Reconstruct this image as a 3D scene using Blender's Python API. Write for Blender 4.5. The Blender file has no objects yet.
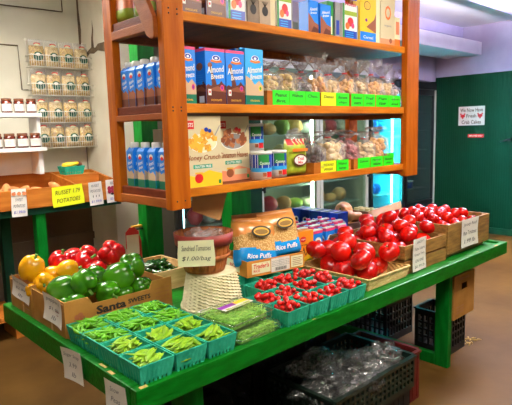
import bpy, math, random
from mathutils import Vector, Matrix, noise
SC = bpy.context.scene
COL = SC.collection
PI = math.pi
rnd = random.Random(7)

# ------------------------------------------------------------------ helpers
def lin(c):
    r = []
    for x in c:
        x = x / 255.0
        r.append(x / 12.92 if x <= .04045 else ((x + .055) / 1.055) ** 2.4)
    return (r[0], r[1], r[2], 1)

def new_mat(name):
    m = bpy.data.materials.new(name)
    m.use_nodes = True
    nt = m.node_tree
    for n in list(nt.nodes):
        nt.nodes.remove(n)
    o = nt.nodes.new('ShaderNodeOutputMaterial')
    return m, nt, o

def M(name, rgb, rough=.5, rgb2=None, ns=6., stretch=(1, 1, 1), detail=4, bump=0., bs=40., metal=0., coat=0., spec=.5, contrast=(.35, .65), sss=0., wave=None, emit=0., vor=None):
    m, nt, o = new_mat(name)
    b = nt.nodes.new('ShaderNodeBsdfPrincipled')
    nt.links.new(b.outputs[0], o.inputs[0])
    b.inputs['Base Color'].default_value = lin(rgb)
    b.inputs['Roughness'].default_value = rough
    b.inputs['Metallic'].default_value = metal
    b.inputs['Coat Weight'].default_value = coat
    b.inputs['Coat Roughness'].default_value = .08
    b.inputs['Specular IOR Level'].default_value = spec
    if sss:
        b.inputs['Subsurface Weight'].default_value = sss
        b.inputs['Subsurface Scale'].default_value = .01
    if emit:
        b.inputs['Emission Color'].default_value = lin(rgb)
        b.inputs['Emission Strength'].default_value = emit
    tc = nt.nodes.new('ShaderNodeTexCoord')
    mp = nt.nodes.new('ShaderNodeMapping')
    mp.inputs['Scale'].default_value = stretch
    nt.links.new(tc.outputs['Object'], mp.inputs[0])
    if rgb2 is not None:
        if vor:
            n = nt.nodes.new('ShaderNodeTexVoronoi'); n.inputs['Scale'].default_value = vor
            src = n.outputs['Distance']
        else:
            n = nt.nodes.new('ShaderNodeTexNoise'); n.inputs['Scale'].default_value = ns
            n.inputs['Detail'].default_value = detail
            src = n.outputs['Fac']
        nt.links.new(mp.outputs[0], n.inputs['Vector'])
        r = nt.nodes.new('ShaderNodeValToRGB')
        r.color_ramp.elements[0].position = contrast[0]; r.color_ramp.elements[0].color = lin(rgb)
        r.color_ramp.elements[1].position = contrast[1]; r.color_ramp.elements[1].color = lin(rgb2)
        nt.links.new(src, r.inputs[0])
        nt.links.new(r.outputs[0], b.inputs['Base Color'])
    if bump:
        if wave:
            n2 = nt.nodes.new('ShaderNodeTexWave'); n2.inputs['Scale'].default_value = wave[1]
            n2.bands_direction = wave[0]
            nt.links.new(tc.outputs['Object'], n2.inputs['Vector']); s2 = n2.outputs['Fac']
        else:
            n2 = nt.nodes.new('ShaderNodeTexNoise'); n2.inputs['Scale'].default_value = bs
            nt.links.new(mp.outputs[0], n2.inputs['Vector']); s2 = n2.outputs['Fac']
        bp = nt.nodes.new('ShaderNodeBump'); bp.inputs['Strength'].default_value = bump
        bp.inputs['Distance'].default_value = .01
        nt.links.new(s2, bp.inputs['Height'])
        nt.links.new(bp.outputs[0], b.inputs['Normal'])
    return m

def clear(name, tint=(255, 255, 255), haze=.12, gloss=.18, rough=.12, bump=0., bs=30.):
    m, nt, o = new_mat(name)
    t = nt.nodes.new('ShaderNodeBsdfTransparent'); t.inputs[0].default_value = lin(tint)
    g = nt.nodes.new('ShaderNodeBsdfGlossy'); g.inputs['Roughness'].default_value = rough
    d = nt.nodes.new('ShaderNodeBsdfDiffuse'); d.inputs[0].default_value = lin((235, 235, 238))
    m1 = nt.nodes.new('ShaderNodeMixShader'); m1.inputs[0].default_value = haze
    m2 = nt.nodes.new('ShaderNodeMixShader')
    f = nt.nodes.new('ShaderNodeLayerWeight'); f.inputs[0].default_value = .25
    mu = nt.nodes.new('ShaderNodeMath'); mu.operation = 'MULTIPLY_ADD'
    mu.inputs[1].default_value = .5; mu.inputs[2].default_value = gloss
    nt.links.new(f.outputs['Fresnel'], mu.inputs[0])
    nt.links.new(t.outputs[0], m1.inputs[1]); nt.links.new(d.outputs[0], m1.inputs[2])
    nt.links.new(m1.outputs[0], m2.inputs[1]); nt.links.new(g.outputs[0], m2.inputs[2])
    nt.links.new(mu.outputs[0], m2.inputs[0])
    nt.links.new(m2.outputs[0], o.inputs[0])
    if bump:
        n2 = nt.nodes.new('ShaderNodeTexNoise'); n2.inputs['Scale'].default_value = bs
        tc = nt.nodes.new('ShaderNodeTexCoord'); nt.links.new(tc.outputs['Object'], n2.inputs['Vector'])
        bp = nt.nodes.new('ShaderNodeBump'); bp.inputs['Strength'].default_value = bump; bp.inputs['Distance'].default_value = .02
        nt.links.new(n2.outputs['Fac'], bp.inputs['Height'])
        nt.links.new(bp.outputs[0], g.inputs['Normal'])
    return m

_tc = {}
def text_geo(s, shear=0., bold=0.):
    k = (s, shear, bold)
    if k in _tc: return _tc[k]
    cu = bpy.data.curves.new('lettering', 'FONT'); cu.body = s; cu.size = 1; cu.shear = shear; cu.offset = bold
    cu.align_x = 'CENTER'; cu.align_y = 'CENTER'; cu.resolution_u = 2
    ob = bpy.data.objects.new('lettering', cu); COL.objects.link(ob)
    dg = bpy.context.evaluated_depsgraph_get()
    me = ob.evaluated_get(dg).to_mesh()
    vs = [v.co.copy() for v in me.vertices]; fs = [tuple(p.vertices) for p in me.polygons]
    if vs:
        x0 = min(v.x for v in vs); x1 = max(v.x for v in vs); y0 = min(v.y for v in vs); y1 = max(v.y for v in vs)
    else: x0 = x1 = y0 = y1 = 0
    ob.evaluated_get(dg).to_mesh_clear()
    bpy.data.objects.remove(ob); bpy.data.curves.remove(cu)
    _tc[k] = (vs, fs, x0, x1, y0, y1)
    return _tc[k]

class MB:
    def __init__(s):
        s.v = []; s.f = []; s.mi = []; s.sm = []; s.mats = []; s.X = Matrix()
    def m(s, mat):
        if mat not in s.mats: s.mats.append(mat)
        return s.mats.index(mat)
    def add(s, vs, fs, mat, smooth=False):
        b = len(s.v); X = s.X
        s.v += [X @ Vector(v) for v in vs]
        i = s.m(mat) if not isinstance(mat, list) else None
        for k, f in enumerate(fs):
            s.f.append(tuple(b + q for q in f)); s.mi.append(i if i is not None else s.m(mat[k])); s.sm.append(smooth)
        return s
    def box(s, x0, y0, z0, x1, y1, z1, mat):
        vs = [(x, y, z) for x in (x0, x1) for y in (y0, y1) for z in (z0, z1)]
        fs = [(0, 1, 3, 2), (4, 6, 7, 5), (0, 4, 5, 1), (2, 3, 7, 6), (0, 2, 6, 4), (1, 5, 7, 3)]
        return s.add(vs, fs, mat)
    def tube(s, pts, r, mat, n=8, caps=True):
        pts = [Vector(p) for p in pts]; vs = []; fs = []
        up = Vector((0, 0, 1)); prev = None
        for i, p in enumerate(pts):
            t = (pts[min(i + 1, len(pts) - 1)] - pts[max(i - 1, 0)]).normalized()
            if prev is None:
                a = t.cross(up)
                if a.length < .1: a = t.cross(Vector((1, 0, 0)))
            else: a = prev - t * prev.dot(t)
            a.normalize(); prev = a; b = t.cross(a)
            rr = r[i] if isinstance(r, (list, tuple)) else r
            for k in range(n):
                an = 2 * PI * k / n
                vs.append(p + a * math.cos(an) * rr + b * math.sin(an) * rr)
        for i in range(len(pts) - 1):
            for k in range(n):
                fs.append((i * n + k, i * n + (k + 1) % n, (i + 1) * n + (k + 1) % n, (i + 1) * n + k))
        if caps:
            fs.append(tuple(reversed(range(n)))); fs.append(tuple((len(pts) - 1) * n + k for k in range(n)))
        return s.add(vs, fs, mat, True)
    def lathe(s, prof, mat, n=24, c=(0, 0, 0), rf=None, smooth=True, caps=True):
        vs = []; fs = []
        for i, (r, z) in enumerate(prof):
            for k in range(n):
                a = 2 * PI * k / n
                q = r * (rf(a, i) if rf else 1)
                vs.append((c[0] + q * math.cos(a), c[1] + q * math.sin(a), c[2] + z))
        for i in range(len(prof) - 1):
            for k in range(n):
                fs.append((i * n + k, i * n + (k + 1) % n, (i + 1) * n + (k + 1) % n, (i + 1) * n + k))
        if caps:
            fs.append(tuple(reversed(range(n)))); fs.append(tuple((len(prof) - 1) * n + k for k in range(n)))
        return s.add(vs, fs, mat, smooth)
    def grid(s, fn, nu, nv, mat, smooth=True, closeu=False, matfn=None):
        vs = [fn(i / nu, j / nv) for j in range(nv + 1) for i in range(nu + 1)]
        fs = []; ms = []
        for j in range(nv):
            for i in range(nu):
                a = j * (nu + 1) + i
                fs.append((a, a + 1, a + nu + 2, a + nu + 1))
                if matfn: ms.append(matfn((i + .5) / nu, (j + .5) / nv))
        return s.add(vs, fs, ms if matfn else mat, smooth)
    def ball(s, c, r, mat, nu=12, nv=8, fn=None, smooth=True, R=None):
        c = Vector(c); rr = Vector(r) if isinstance(r, (tuple, list)) else Vector((r, r, r))
        vs = []; fs = []
        for j in range(nv + 1):
            th = PI * j / nv
            for k in range(nu):
                ph = 2 * PI * k / nu
                d = Vector((math.sin(th) * math.cos(ph), math.sin(th) * math.sin(ph), math.cos(th)))
                q = fn(th, ph) if fn else 1
                p = Vector((d.x * rr.x * q, d.y * rr.y * q, d.z * rr.z * q))
                if R is not None: p = R @ p
                vs.append(c + p)
        for j in range(nv):
            for k in range(nu):
                fs.append((j * nu + k, (j + 1) * nu + k, (j + 1) * nu + (k + 1) % nu, j * nu + (k + 1) % nu))
        return s.add(vs, fs, mat, smooth)
    # flat print on a plane given by a frame matrix (u, v, normal)
    def rect(s, F, u0, v0, u1, v1, mat, l=.0006):
        return s.add([F @ Vector((u0, v0, l)), F @ Vector((u1, v0, l)), F @ Vector((u1, v1, l)), F @ Vector((u0, v1, l))], [(0, 1, 2, 3)], mat)
    def poly(s, F, pts, mat, l=.0006):
        return s.add([F @ Vector((u, v, l)) for u, v in pts], [tuple(range(len(pts)))], mat)
    def disc(s, F, u, v, ru, rv, mat, l=.001, n=16):
        return s.poly(F, [(u + ru * math.cos(2 * PI * k / n), v + rv * math.sin(2 * PI * k / n)) for k in range(n)], mat, l)
    def text(s, F, t, u, v, w, h, mat, l=.0014, shear=0., rot=0., bold=.02):
        vs, fs, x0, x1, y0, y1 = text_geo(t, shear, bold)
        if not vs: return s
        cx = (x0 + x1) / 2; cy = (y0 + y1) / 2; sx = w / (x1 - x0); sy = h / max(y1 - y0, .01)
        ca, sa = math.cos(rot), math.sin(rot); out = []
        for p in vs:
            a = (p.x - cx) * sx; b = (p.y - cy) * sy
            out.append(F @ Vector((u + a * ca - b * sa, v + a * sa + b * ca, l)))
        return s.add(out, fs, mat)
    def build(s, name, parent=None, loc=(0, 0, 0), rz=0., bevel=0., solid=0., sub=0):
        me = bpy.data.meshes.new(name)
        me.from_pydata([tuple(v) for v in s.v], [], s.f)
        for m_ in s.mats: me.materials.append(m_)
        me.polygons.foreach_set('material_index', s.mi)
        me.polygons.foreach_set('use_smooth', s.sm)
        me.update()
        o = bpy.data.objects.new(name, me); COL.objects.link(o)
        o.location = loc; o.rotation_euler = (0, 0, rz)
        if parent: o.parent = parent
        if bevel:
            b = o.modifiers.new('b', 'BEVEL'); b.width = bevel; b.segments = 2; b.limit_method = 'ANGLE'; b.angle_limit = .7
        if solid:
            b = o.modifiers.new('s', 'SOLIDIFY'); b.thickness = solid; b.offset = 0
        if sub:
            b = o.modifiers.new('u', 'SUBSURF'); b.levels = sub; b.render_levels = sub
        return o

def FR(x, y, z, rz=0., tilt=0.):
    """frame facing -y at point x,y,z, turned by rz about z; u to the right, v up"""
    R = Matrix.Rotation(rz, 4, 'Z') @ Matrix.Rotation(tilt, 4, 'X')
    B = Matrix(((1, 0, 0, 0), (0, 0, -1, 0), (0, 1, 0, 0), (0, 0, 0, 1)))
    return Matrix.Translation((x, y, z)) @ R @ B

def tag(o, label=None, cat=None, group=None, kind=None):
    if label: o['label'] = label
    if cat: o['category'] = cat
    if group: o['group'] = group
    if kind: o['kind'] = kind
    return o

def empty(name, loc, rz=0.):
    o = bpy.data.objects.new(name, None); COL.objects.link(o)
    o.empty_display_size = .05; o.location = loc; o.rotation_euler = (0, 0, rz)
    return o

def dup(root, loc=None, rot=None, label=None, group=None, scale=None):
    r = root.copy(); COL.objects.link(r)
    for ch in list(root.children):
        c = ch.copy(); COL.objects.link(c); c.parent = r
        for g in list(ch.children):
            d = g.copy(); COL.objects.link(d); d.parent = c
    if loc is not None: r.location = loc
    if rot is not None: r.rotation_euler = rot
    if scale is not None: r.scale = scale
    if label: r['label'] = label
    if group: r['group'] = group
    return r

class Maker:
    """first call moves the prototype itself, later calls copy it"""
    def __init__(s, fn): s.fn = fn; s.p = None
    def __call__(s, loc, rot=(0, 0, 0), scale=(1, 1, 1)):
        if s.p is None:
            s.p = s.fn(); o = s.p
        else: o = dup(s.p)
        o.location = loc; o.rotation_euler = rot; o.scale = scale
        return o

ORD = ['first', 'second', 'third', 'fourth', 'fifth', 'sixth', 'seventh', 'eighth', 'ninth', 'tenth', 'eleventh', 'twelfth']
def rowlabels(pts, nrows, along=0):
    """pts (x,y,z): rows front to back, then left to right: a unique phrase for each"""
    ids = sorted(range(len(pts)), key=lambda i: pts[i][1])
    n = math.ceil(len(ids) / nrows); res = [None] * len(ids)
    rn = {1: [''], 2: ['front row', 'back row'], 3: ['front row', 'middle row', 'back row'], 4: ['front row', 'second row', 'third row', 'back row'],
          5: ['front row', 'second row', 'middle row', 'fourth row', 'back row']}[nrows]
    for r in range(nrows):
        row = sorted(ids[r * n:(r + 1) * n], key=lambda i: pts[i][0])
        for k, i in enumerate(row):
            res[i] = (ORD[k] + ' from left' if k < len(row) - 1 or len(row) == 1 else 'rightmost') + ' in the ' + rn[r]
    return res

def deposit(x0, x1, y0, y1, z0, rads, rng, tries=70, dome=.25, flat=1.):
    """drop balls one by one where they rest lowest"""
    placed = []; cx = (x0 + x1) / 2; cy = (y0 + y1) / 2
    for r in rads:
        best = None
        for t in range(tries):
            x = rng.uniform(x0 + r, x1 - r); y = rng.uniform(y0 + r, y1 - r); z = z0 + r * flat
            for (a, b, c, q) in placed:
                d = math.hypot(x - a, y - b)
                if d < r + q: z = max(z, c + math.sqrt((r + q) ** 2 - d * d) * flat)
            cost = z + dome * math.hypot((x - cx), (y - cy))
            if best is None or cost < best[0]: best = (cost, x, y, z)
        placed.append((best[1], best[2], best[3], r))
    return placed

# ------------------------------------------------------------------ materials
WOOD = M('orange stained wood', (176, 96, 12), .5, (210, 126, 28), 3.5, (1, 6, 6), bump=.25, bs=12, spec=.15)
WOODV = M('orange stained upright wood', (160, 76, 4), .5, (186, 98, 10), 3.5, (7, 7, .9), bump=.25, bs=12, spec=.15)
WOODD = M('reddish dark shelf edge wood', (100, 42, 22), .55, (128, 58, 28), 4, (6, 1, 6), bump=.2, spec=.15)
WOODY = M('reddish side wood', (146, 74, 28), .55, (176, 98, 42), 4, (6, 1, 6), bump=.2, spec=.15)
BINW = M('bin orange wood', (160, 88, 26), .55, (192, 116, 42), 3, (1, 7, 7), bump=.2, spec=.15)
CRATEW = M('crate wood', (118, 82, 32), .65, (160, 118, 54), 6, (1.2, 6, 9), bump=.3)
CRATEL = M('pale crate wood', (205, 165, 105), .6, (232, 198, 140), 6, (1.2, 6, 9), bump=.3)
DKWOOD = M('dark tray wood', (92, 50, 28), .6, (122, 72, 40), 5, (1, 5, 9), bump=.2)
GREEN = M('green painted wood', (0, 92, 12), .42, (4, 112, 24), 9, (1, 4, 4), bump=.2, bs=20, coat=.05, spec=.15)
GREENV = M('green painted post', (0, 96, 22), .45, (4, 114, 32), 6, (5, 5, 1), bump=.25, bs=14, spec=.15)
CHIP = M('bare chipped wood', (190, 160, 90), .7)
DKGREEN = M('dark green paint', (10, 52, 34), .5, (14, 64, 40), 8, spec=.15)
TEAL = M('teal basket', (30, 150, 120), .5, (52, 174, 142), 14, bump=.3, bs=60, spec=.15)
CARD = M('brown cardboard', (156, 108, 48), .75, (176, 126, 62), 8, bump=.1, bs=60, spec=.15)
CARDI = M('cardboard cut edge', (208, 158, 104), .8)
KRAFT = M('kraft paper', (166, 118, 66), .7, (184, 136, 82), 5)
INK = M('black ink', (28, 22, 20), .6)
BLUEINK = M('blue ink', (60, 70, 190), .6)
PAPER = M('white paper', (222, 216, 208), .7, (234, 228, 220), 12)
CREAM = M('cream paper', (232, 230, 190), .7)
YELLOWP = M('fluorescent yellow paper', (232, 240, 24), .6)
GREENP = M('fluorescent green paper', (36, 226, 12), .6)
WALL = M('old white wall', (214, 208, 188), .8, (232, 228, 210), 1.3, bump=.15, bs=9)
WALLR = M('lavender grey wall', (170, 158, 186), .8, (192, 182, 204), 2.0, bump=.1)
PIER = M('pier plaster', (206, 196, 172), .8, (226, 220, 200), 2.2, bump=.2, bs=8)
CRACKM = M('wall crack dirt', (92, 76, 56), .9, (120, 98, 72), 20)
LOWW = M('lower wall boards', (92, 74, 54), .85, (112, 92, 68), 2, bump=.15, spec=.15)
GWALL = M('green board wall', (0, 44, 22), .5, (0, 52, 32), 1.4, bump=.35, wave=('Y', 9.0), spec=.15)
CEIL = M('pale ceiling', (228, 226, 232), .85, (236, 236, 238), 1.2)
BEAM = M('lavender beam', (170, 158, 204), .8, (184, 174, 214), 3)
SOFF = M('white soffit board', (206, 198, 212), .7, (218, 212, 222), 3)
FLOORM = M('worn concrete floor', (70, 45, 13), .6, (94, 66, 25), 1.5, detail=9, bump=.25, bs=7, spec=.15)
BLACKP = M('black plastic', (20, 20, 24), .4, (30, 30, 34), 20)
DKGP = M('dark green black plastic', (18, 34, 26), .35)
REDP = M('red plastic', (96, 14, 10), .5)
WHITEM = M('white painted board', (224, 222, 216), .5, (236, 234, 230), 4)
WIRE = M('white wire', (234, 230, 216), .4)
STEEL = M('grey beige steel', (196, 198, 184), .4, metal=.1)
BLKST = M('black steel frame', (20, 22, 24), .35)
LIDW = M('white plastic', (236, 236, 232), .35)
BLUE = M('carton blue', (20, 132, 236), .32)
LBLUE = M('carton light blue', (50, 172, 240), .32)
DBLUE = M('deep carton blue', (22, 62, 176), .32)
BROWN = M('chocolate brown print', (98, 42, 24), .35)
MBROWN = M('milk brown print', (150, 84, 52), .35)
TAN = M('tan milk print', (208, 176, 142), .35)
TEALG = M('teal green print', (6, 120, 92), .35)
PINK = M('pink print', (232, 60, 120), .35)
WHITE = M('white print', (244, 244, 240), .4)
ORANGE = M('orange print', (240, 120, 40), .35)
GOLD = M('gold print', (240, 186, 60), .4)
RED = M('red print', (214, 30, 36), .4)
PURP = M('purple print', (130, 40, 150), .4)
CREAMB = M('cream box card', (214, 202, 164), .55)
YEL = M('yellow print', (248, 204, 40), .4)
PEACH = M('peach print', (240, 150, 110), .4)
CERG = M('cereal gold', (220, 144, 30), .5, (240, 184, 70), 60, bump=.2)
CERB = M('cereal brown', (172, 100, 52), .5, (206, 136, 84), 60, bump=.2)
LGREEN = M('lime print', (150, 176, 40), .4)
GRN = M('green print', (40, 140, 60), .4)
GREY = M('grey print', (150, 150, 150), .4)
FILM = clear('clear plastic film', haze=.13, gloss=.05, rough=.2, bump=.6, bs=45)
CLAM = clear('clear clamshell plastic', haze=.03, gloss=.05, rough=.05, bump=.15, bs=20)
BAGF = clear('clear crumpled bag', haze=.05, gloss=.07, rough=.16, bump=.9, bs=22)
GLASS = clear('fridge glass', tint=(225, 238, 232), haze=.02, gloss=.04, rough=.02)
JARG = M('dark preserve jar', (92, 30, 14), .15, coat=.6)
HONEY = M('pale jar', (196, 190, 150), .2, coat=.6)
TOM = M('ripe tomato skin', (196, 6, 4), .25, (214, 26, 6), 5, coat=.22, sss=.05)
TOM2 = M('deep red tomato skin', (178, 4, 6), .25, (204, 16, 8), 5, coat=.22, sss=.05)
CHER = M('cherry tomato skin', (200, 10, 10), .28, (222, 26, 16), 9, coat=.15)
CALYX = M('green calyx', (60, 120, 34), .6)
PEPR = M('red pepper skin', (176, 2, 10), .2, (204, 10, 16), 6, coat=.3)
PEPY = M('yellow pepper skin', (232, 158, 2), .22, (244, 184, 8), 6, coat=.3)
PEPG = M('green pepper skin', (30, 98, 4), .2, (72, 142, 12), 7, coat=.3)
STEMG = M('pepper stem green', (92, 140, 44), .6)
PEA = M('pea pod', (70, 146, 6), .45, (104, 172, 18), 16, spec=.3)
FLATP = M('flat pea pod', (98, 148, 6), .45, (132, 170, 16), 16, spec=.3)
OKRA = M('dark green pepper', (14, 66, 14), .22, (36, 98, 26), 12, coat=.5)
DILL = M('herb green', (124, 196, 50), .6, (172, 226, 90), 30)
WICK = M('cream wicker', (216, 206, 164), .6, (232, 224, 188), 20, bump=.2)
SLAT = M('bushel slat wood', (156, 84, 34), .55, (192, 112, 50), 6, (8, 8, 1), bump=.25)
HOOP = M('dyed red hoop', (132, 40, 34), .5, (154, 56, 46), 12)
SQUASH = M('tan squash skin', (206, 140, 82), .5, (218, 156, 98), 8)
POTATO = M('sweet potato skin', (190, 122, 66), .75, (212, 150, 92), 14, bump=.3)
PUFF = M('rice puffs', (240, 208, 140), .6, (196, 146, 72), vor=120, contrast=(.2, .6), bump=.4, bs=150)
PASTA = M('pale pasta', (236, 204, 116), .6, (190, 146, 70), vor=60, contrast=(.2, .7), bump=.4, bs=90)
PASTB = M('pale ribbon pasta', (240, 218, 158), .6, (206, 170, 96), vor=45, contrast=(.2, .8), bump=.4, bs=70)
NUT = M('light brown snack', (240, 184, 104), .6, (214, 144, 70), 50, bump=.3)
DARKN = M('dark purple snack', (64, 44, 54), .5, (96, 70, 70), 50, bump=.3)
PALEN = M('pale beige snack', (242, 216, 168), .6, (222, 184, 124), 50, bump=.3)
REDN = M('pink red snack', (176, 70, 82), .5, (206, 130, 130), 50, bump=.3)

# ------------------------------------------------------------------ the setting
def struct(name, mb, **k):
    o = mb.build(name, **k); o['kind'] = 'structure'; return o
GX = 6.87; BY = 3.55; CZ = 3.0
struct('floor', MB().box(-4, -5, -.1, GX, BY, 0, FLOORM))
struct('ceiling', MB().box(-4, -5, CZ, GX + .1, BY + .1, CZ + .1, CEIL))
struct('wall_back', MB().box(-4, BY, 0, GX + .1, BY + .1, CZ, WALL))
struct('wall_right', MB().box(GX, -5, 0, GX + .1, BY, 2.32, GWALL).box(GX, -5, 2.32, GX + .1, BY, CZ, WALLR))
struct('wall_left', MB().box(-4.1, -5, 0, -4, BY + .1, CZ, WALL))
struct('wall_front', MB().box(-4.1, -5.1, 0, GX + .1, -5, CZ, WALL))
struct('wall_pier', MB().box(1.57, 3.02, 0, 1.95, BY, CZ, PIER), bevel=.008)
struct('trim_1', MB().box(GX - .02, -5, 0, GX, 2.6, .09, DKGREEN))
struct('trim_2', MB().box(-4, 3.50, .55, 1.57, BY, .62, LOWW).box(-4, 3.53, 0, 1.57, BY, 1.08, LOWW))
# panel seams and the crack on the wall
mb = MB()
mb.tube([(-1, 3.54, 2.74), (.9, 3.54, 2.75), (1.42, 3.54, 2.76)], .006, CRACKM, 5)
mb.tube([(1.42, 3.54, 2.76), (1.42, 3.54, 2.98)], .005, CRACKM, 5)
mb.tube([(-.5, 3.54, 2.4), (.98, 3.54, 2.41), (.985, 3.54, 2.02), (1.07, 3.54, 2.02)], .006, CRACKM, 5)
struct('trim_3', mb)
mb = MB()
CX = 1.5685
for pg in ([(3.548, 3.0), (3.50, 3.0), (3.51, 2.8), (3.485, 2.6), (3.505, 2.45), (3.48, 2.36), (3.548, 2.34)], [(3.548, 2.34), (3.53, 2.34), (3.537, 1.8), (3.532, 1.25), (3.548, 1.25)],
           [(3.5, 2.40), (3.5, 2.33), (3.40, 2.335), (3.33, 2.36), (3.25, 2.35), (3.17, 2.37), (3.02, 2.34), (3.02, 2.43), (3.16, 2.43), (3.22, 2.40), (3.28, 2.42), (3.34, 2.40), (3.42, 2.37)],
           [(3.30, 2.40), (3.24, 2.40), (3.25, 2.48), (3.235, 2.56), (3.25, 2.66), (3.262, 2.56), (3.285, 2.5)]):
    mb.add([(CX, a, b) for a, b in pg], [tuple(range(len(pg)))], CRACKM)
struct('trim_4', mb)
# soffit and beams above the fridges
struct('trim_5', MB().box(1.95, 1.92, 2.58, GX, 2.45, 2.76, SOFF), bevel=.005)
struct('trim_6', MB().box(1.95, 2.62, 2.48, 5.1, 2.75, CZ, WALLR).box(5.1, 2.62, 2.26, GX, 2.75, CZ, WALLR))
for k, (ya, za) in enumerate(((2.2, 2.86), (1.0, 2.88), (-.3, 2.88))):
    struct('trim_%d' % (k + 7), MB().box(2.0, ya, za, GX, ya + .14, CZ, BEAM), bevel=.005)

# ------------------------------------------------------------------ fridges
def fridge(x0, x1, doors, frame, inside, tubes, tube_mat, label, shelfmat, HT):
    t = tag(empty('display_fridge', ((x0 + x1) / 2, 2.6, 0)), label, 'fridge', None)
    w = (x1 - x0) / 2
    mb = MB()
    mb.box(-w, .06, 0, -w + .05, .8, HT, inside); mb.box(w - .05, .06, 0, w, .8, HT, inside)
    mb.box(-w + .05, .75, .0, w - .05, .8, HT, inside)
    mb.box(-w + .05, .06, HT-.12, w - .05, .75, HT, inside); mb.box(-w + .05, .06, 0, w - .05, .75, .38, frame)
    mb.build('cabinet', t)
    MB().box(-w, 0, .02, w, .06, .36, BLKST).build('grille', t)
    MB().box(-w, 0, HT-.10, w, .06, HT, frame).build('header_panel', t)
    n = len(doors); dw = 2 * w / n
    for k in range(n):
        a = -w + k * dw + .006; b = a + dw - .012
        fw = .055
        d = MB()
        d.box(a, 0, .38, a + fw, .045, HT-.11, frame); d.box(b - fw, 0, .38, b, .045, HT-.11, frame)
        d.box(a + fw, 0, .38, b - fw, .045, .46, frame); d.box(a + fw, 0, HT-.19, b - fw, .045, HT-.11, frame)
        dd = d.build('door_frame', t, bevel=.004)
        MB().box(a + fw, .018, .46, b - fw, .024, HT-.19, GLASS).build('glass_pane', dd)
        hx = a + .028 if doors[k] == 'l' else b - .028
        MB().box(hx - .013, -.05, .92, hx + .013, -.03, 1.3, BLKST).box(hx - .01, -.03, .94, hx + .01, 0, .97, BLKST).box(hx - .01, -.03, 1.24, hx + .01, 0, 1.27, BLKST).build('handle', dd, bevel=.004)
    for z in (.62, .92, 1.22, 1.52, 1.8):
        MB().box(-w + .05, .12, z, w - .05, .72, z + .015, shelfmat).build('shelf', t)
    for tx in tubes:
        MB().tube([(tx - (x0 + x1) / 2, .09, .5), (tx - (x0 + x1) / 2, .09, HT-.24)], .016, tube_mat, 8).build('light_tube', t)
    return t
INB = M('beige fridge lining', (176, 178, 150), .5)
IND = M('dark fridge lining', (60, 56, 46), .5)
INC = M('pale blue fridge lining', (170, 226, 236), .5)
INK2 = M('teal dark lining', (84, 112, 116), .5)
SHG = M('fridge shelf', (176, 184, 170), .4)
TUBW = M('fridge lamp tube', (235, 250, 235), emit=34)
TUBC = M('cyan fridge lamp tube', (50, 225, 255), emit=220)
TUBD = M('dim fridge lamp tube', (190, 235, 255), emit=7)
fridge(1.98, 3.04, 'r', BLKST, IND, (2.1,), TUBD, 'dark black-framed display fridge at left end, half hidden behind the green posts', SHG, 2.24)
fridge(3.06, 5.08, 'lr', STEEL, INB, (4.03,), TUBW, 'beige two-door glass display fridge with one white light tube', SHG, 2.46)
fridge(5.12, 5.98, 'r', BLKST, INC, (5.78,), TUBC, 'black-framed display fridge glowing bright cyan inside', SHG, 2.24)
fridge(6.0, 6.86, 'l', BLKST, INK2, (6.08,), TUBD, 'dark display fridge beside the green wall, blue tubs on its lower shelf', INK2, 2.24)

tr = MB().box(.375, -.004, .38, .425, -.0005, 2.13, STEEL).build('edge_trim', bpy.data.objects['display_fridge.003'])
def tub(rad, h, body, lid):
    t = empty('food_tub', (0, 0, 0))
    MB().lathe([(rad * .85, 0), (rad, h)], body, 14).build('tub', t)
    MB().lathe([(rad * 1.04, h), (rad * 1.04, h + .015)], lid, 14).build('lid', t)
    return t
BT = Maker(lambda: tub(.075, .1, DBLUE, LIDW))
for k, x in enumerate((6.14, 6.32, 6.50)):
    o = BT((x, 2.85, .637)); tag(o, 'blue tub with white lid, %s from left on the dark fridge lower shelf' % ORD[k], 'tub', 'blue tubs in the dark fridge')
o = BT((6.14, 2.85, .753)); tag(o, 'blue tub with white lid stacked on another tub in the dark fridge', 'tub', 'blue tubs in the dark fridge')
def parcel(w, d, h, mat, lab):
    o = MB().ball((0, 0, h / 2), (w / 2, d / 2, h / 2), mat, 14, 9, lambda a, b: 1 + .16 * noise.noise(Vector((math.cos(b) * 2, math.sin(b) * 2, a * 2 + w * 30)))).build('food_package')
    return o
FRW = {'dark left fridge': (2.06, 2.96, ((DKWOOD, 'brown bag'), (LIDW, 'white package'), (RED, 'red package'), (YEL, 'yellow package'))),
       'beige fridge': (3.14, 5.0, ((PALEN, 'beige bag'), (LIDW, 'white package'), (LGREEN, 'lime bag'), (WICK, 'cream bag'), (GRN, 'green bag'), (RED, 'red package'), (NUT, 'tan package'))),
       'cyan fridge': (5.2, 5.9, ((LBLUE, 'light blue package'), (LIDW, 'white package'), (BLUE, 'blue package'))),
       'dark right fridge': (6.1, 6.78, ((GREY, 'grey bag'), (LIDW, 'white bag')))}
R = random.Random(77)
for fr, (xa, xb, kinds) in FRW.items():
    for z, sh in ((.635, 'bottom'), (.935, 'second'), (1.235, 'third'), (1.535, 'fourth'), (1.815, 'top')):
        if fr == 'dark right fridge' and sh == 'bottom': continue
        x = xa + .08; n = 0
        while x < xb - .08:
            w = R.uniform(.13, .22); h = R.uniform(.12, .2); mt, lab = R.choice(kinds)
            if fr == 'dark right fridge' and R.random() < .5: x += w; continue
            o = parcel(w, .2, h, mt, lab); o.location = (x, 2.6 + .26, z); x += w + .03
            tag(o, '%s on the %s shelf of the %s, %s from left' % (lab, sh, fr, ORD[n]), 'package'); n += 1

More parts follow.
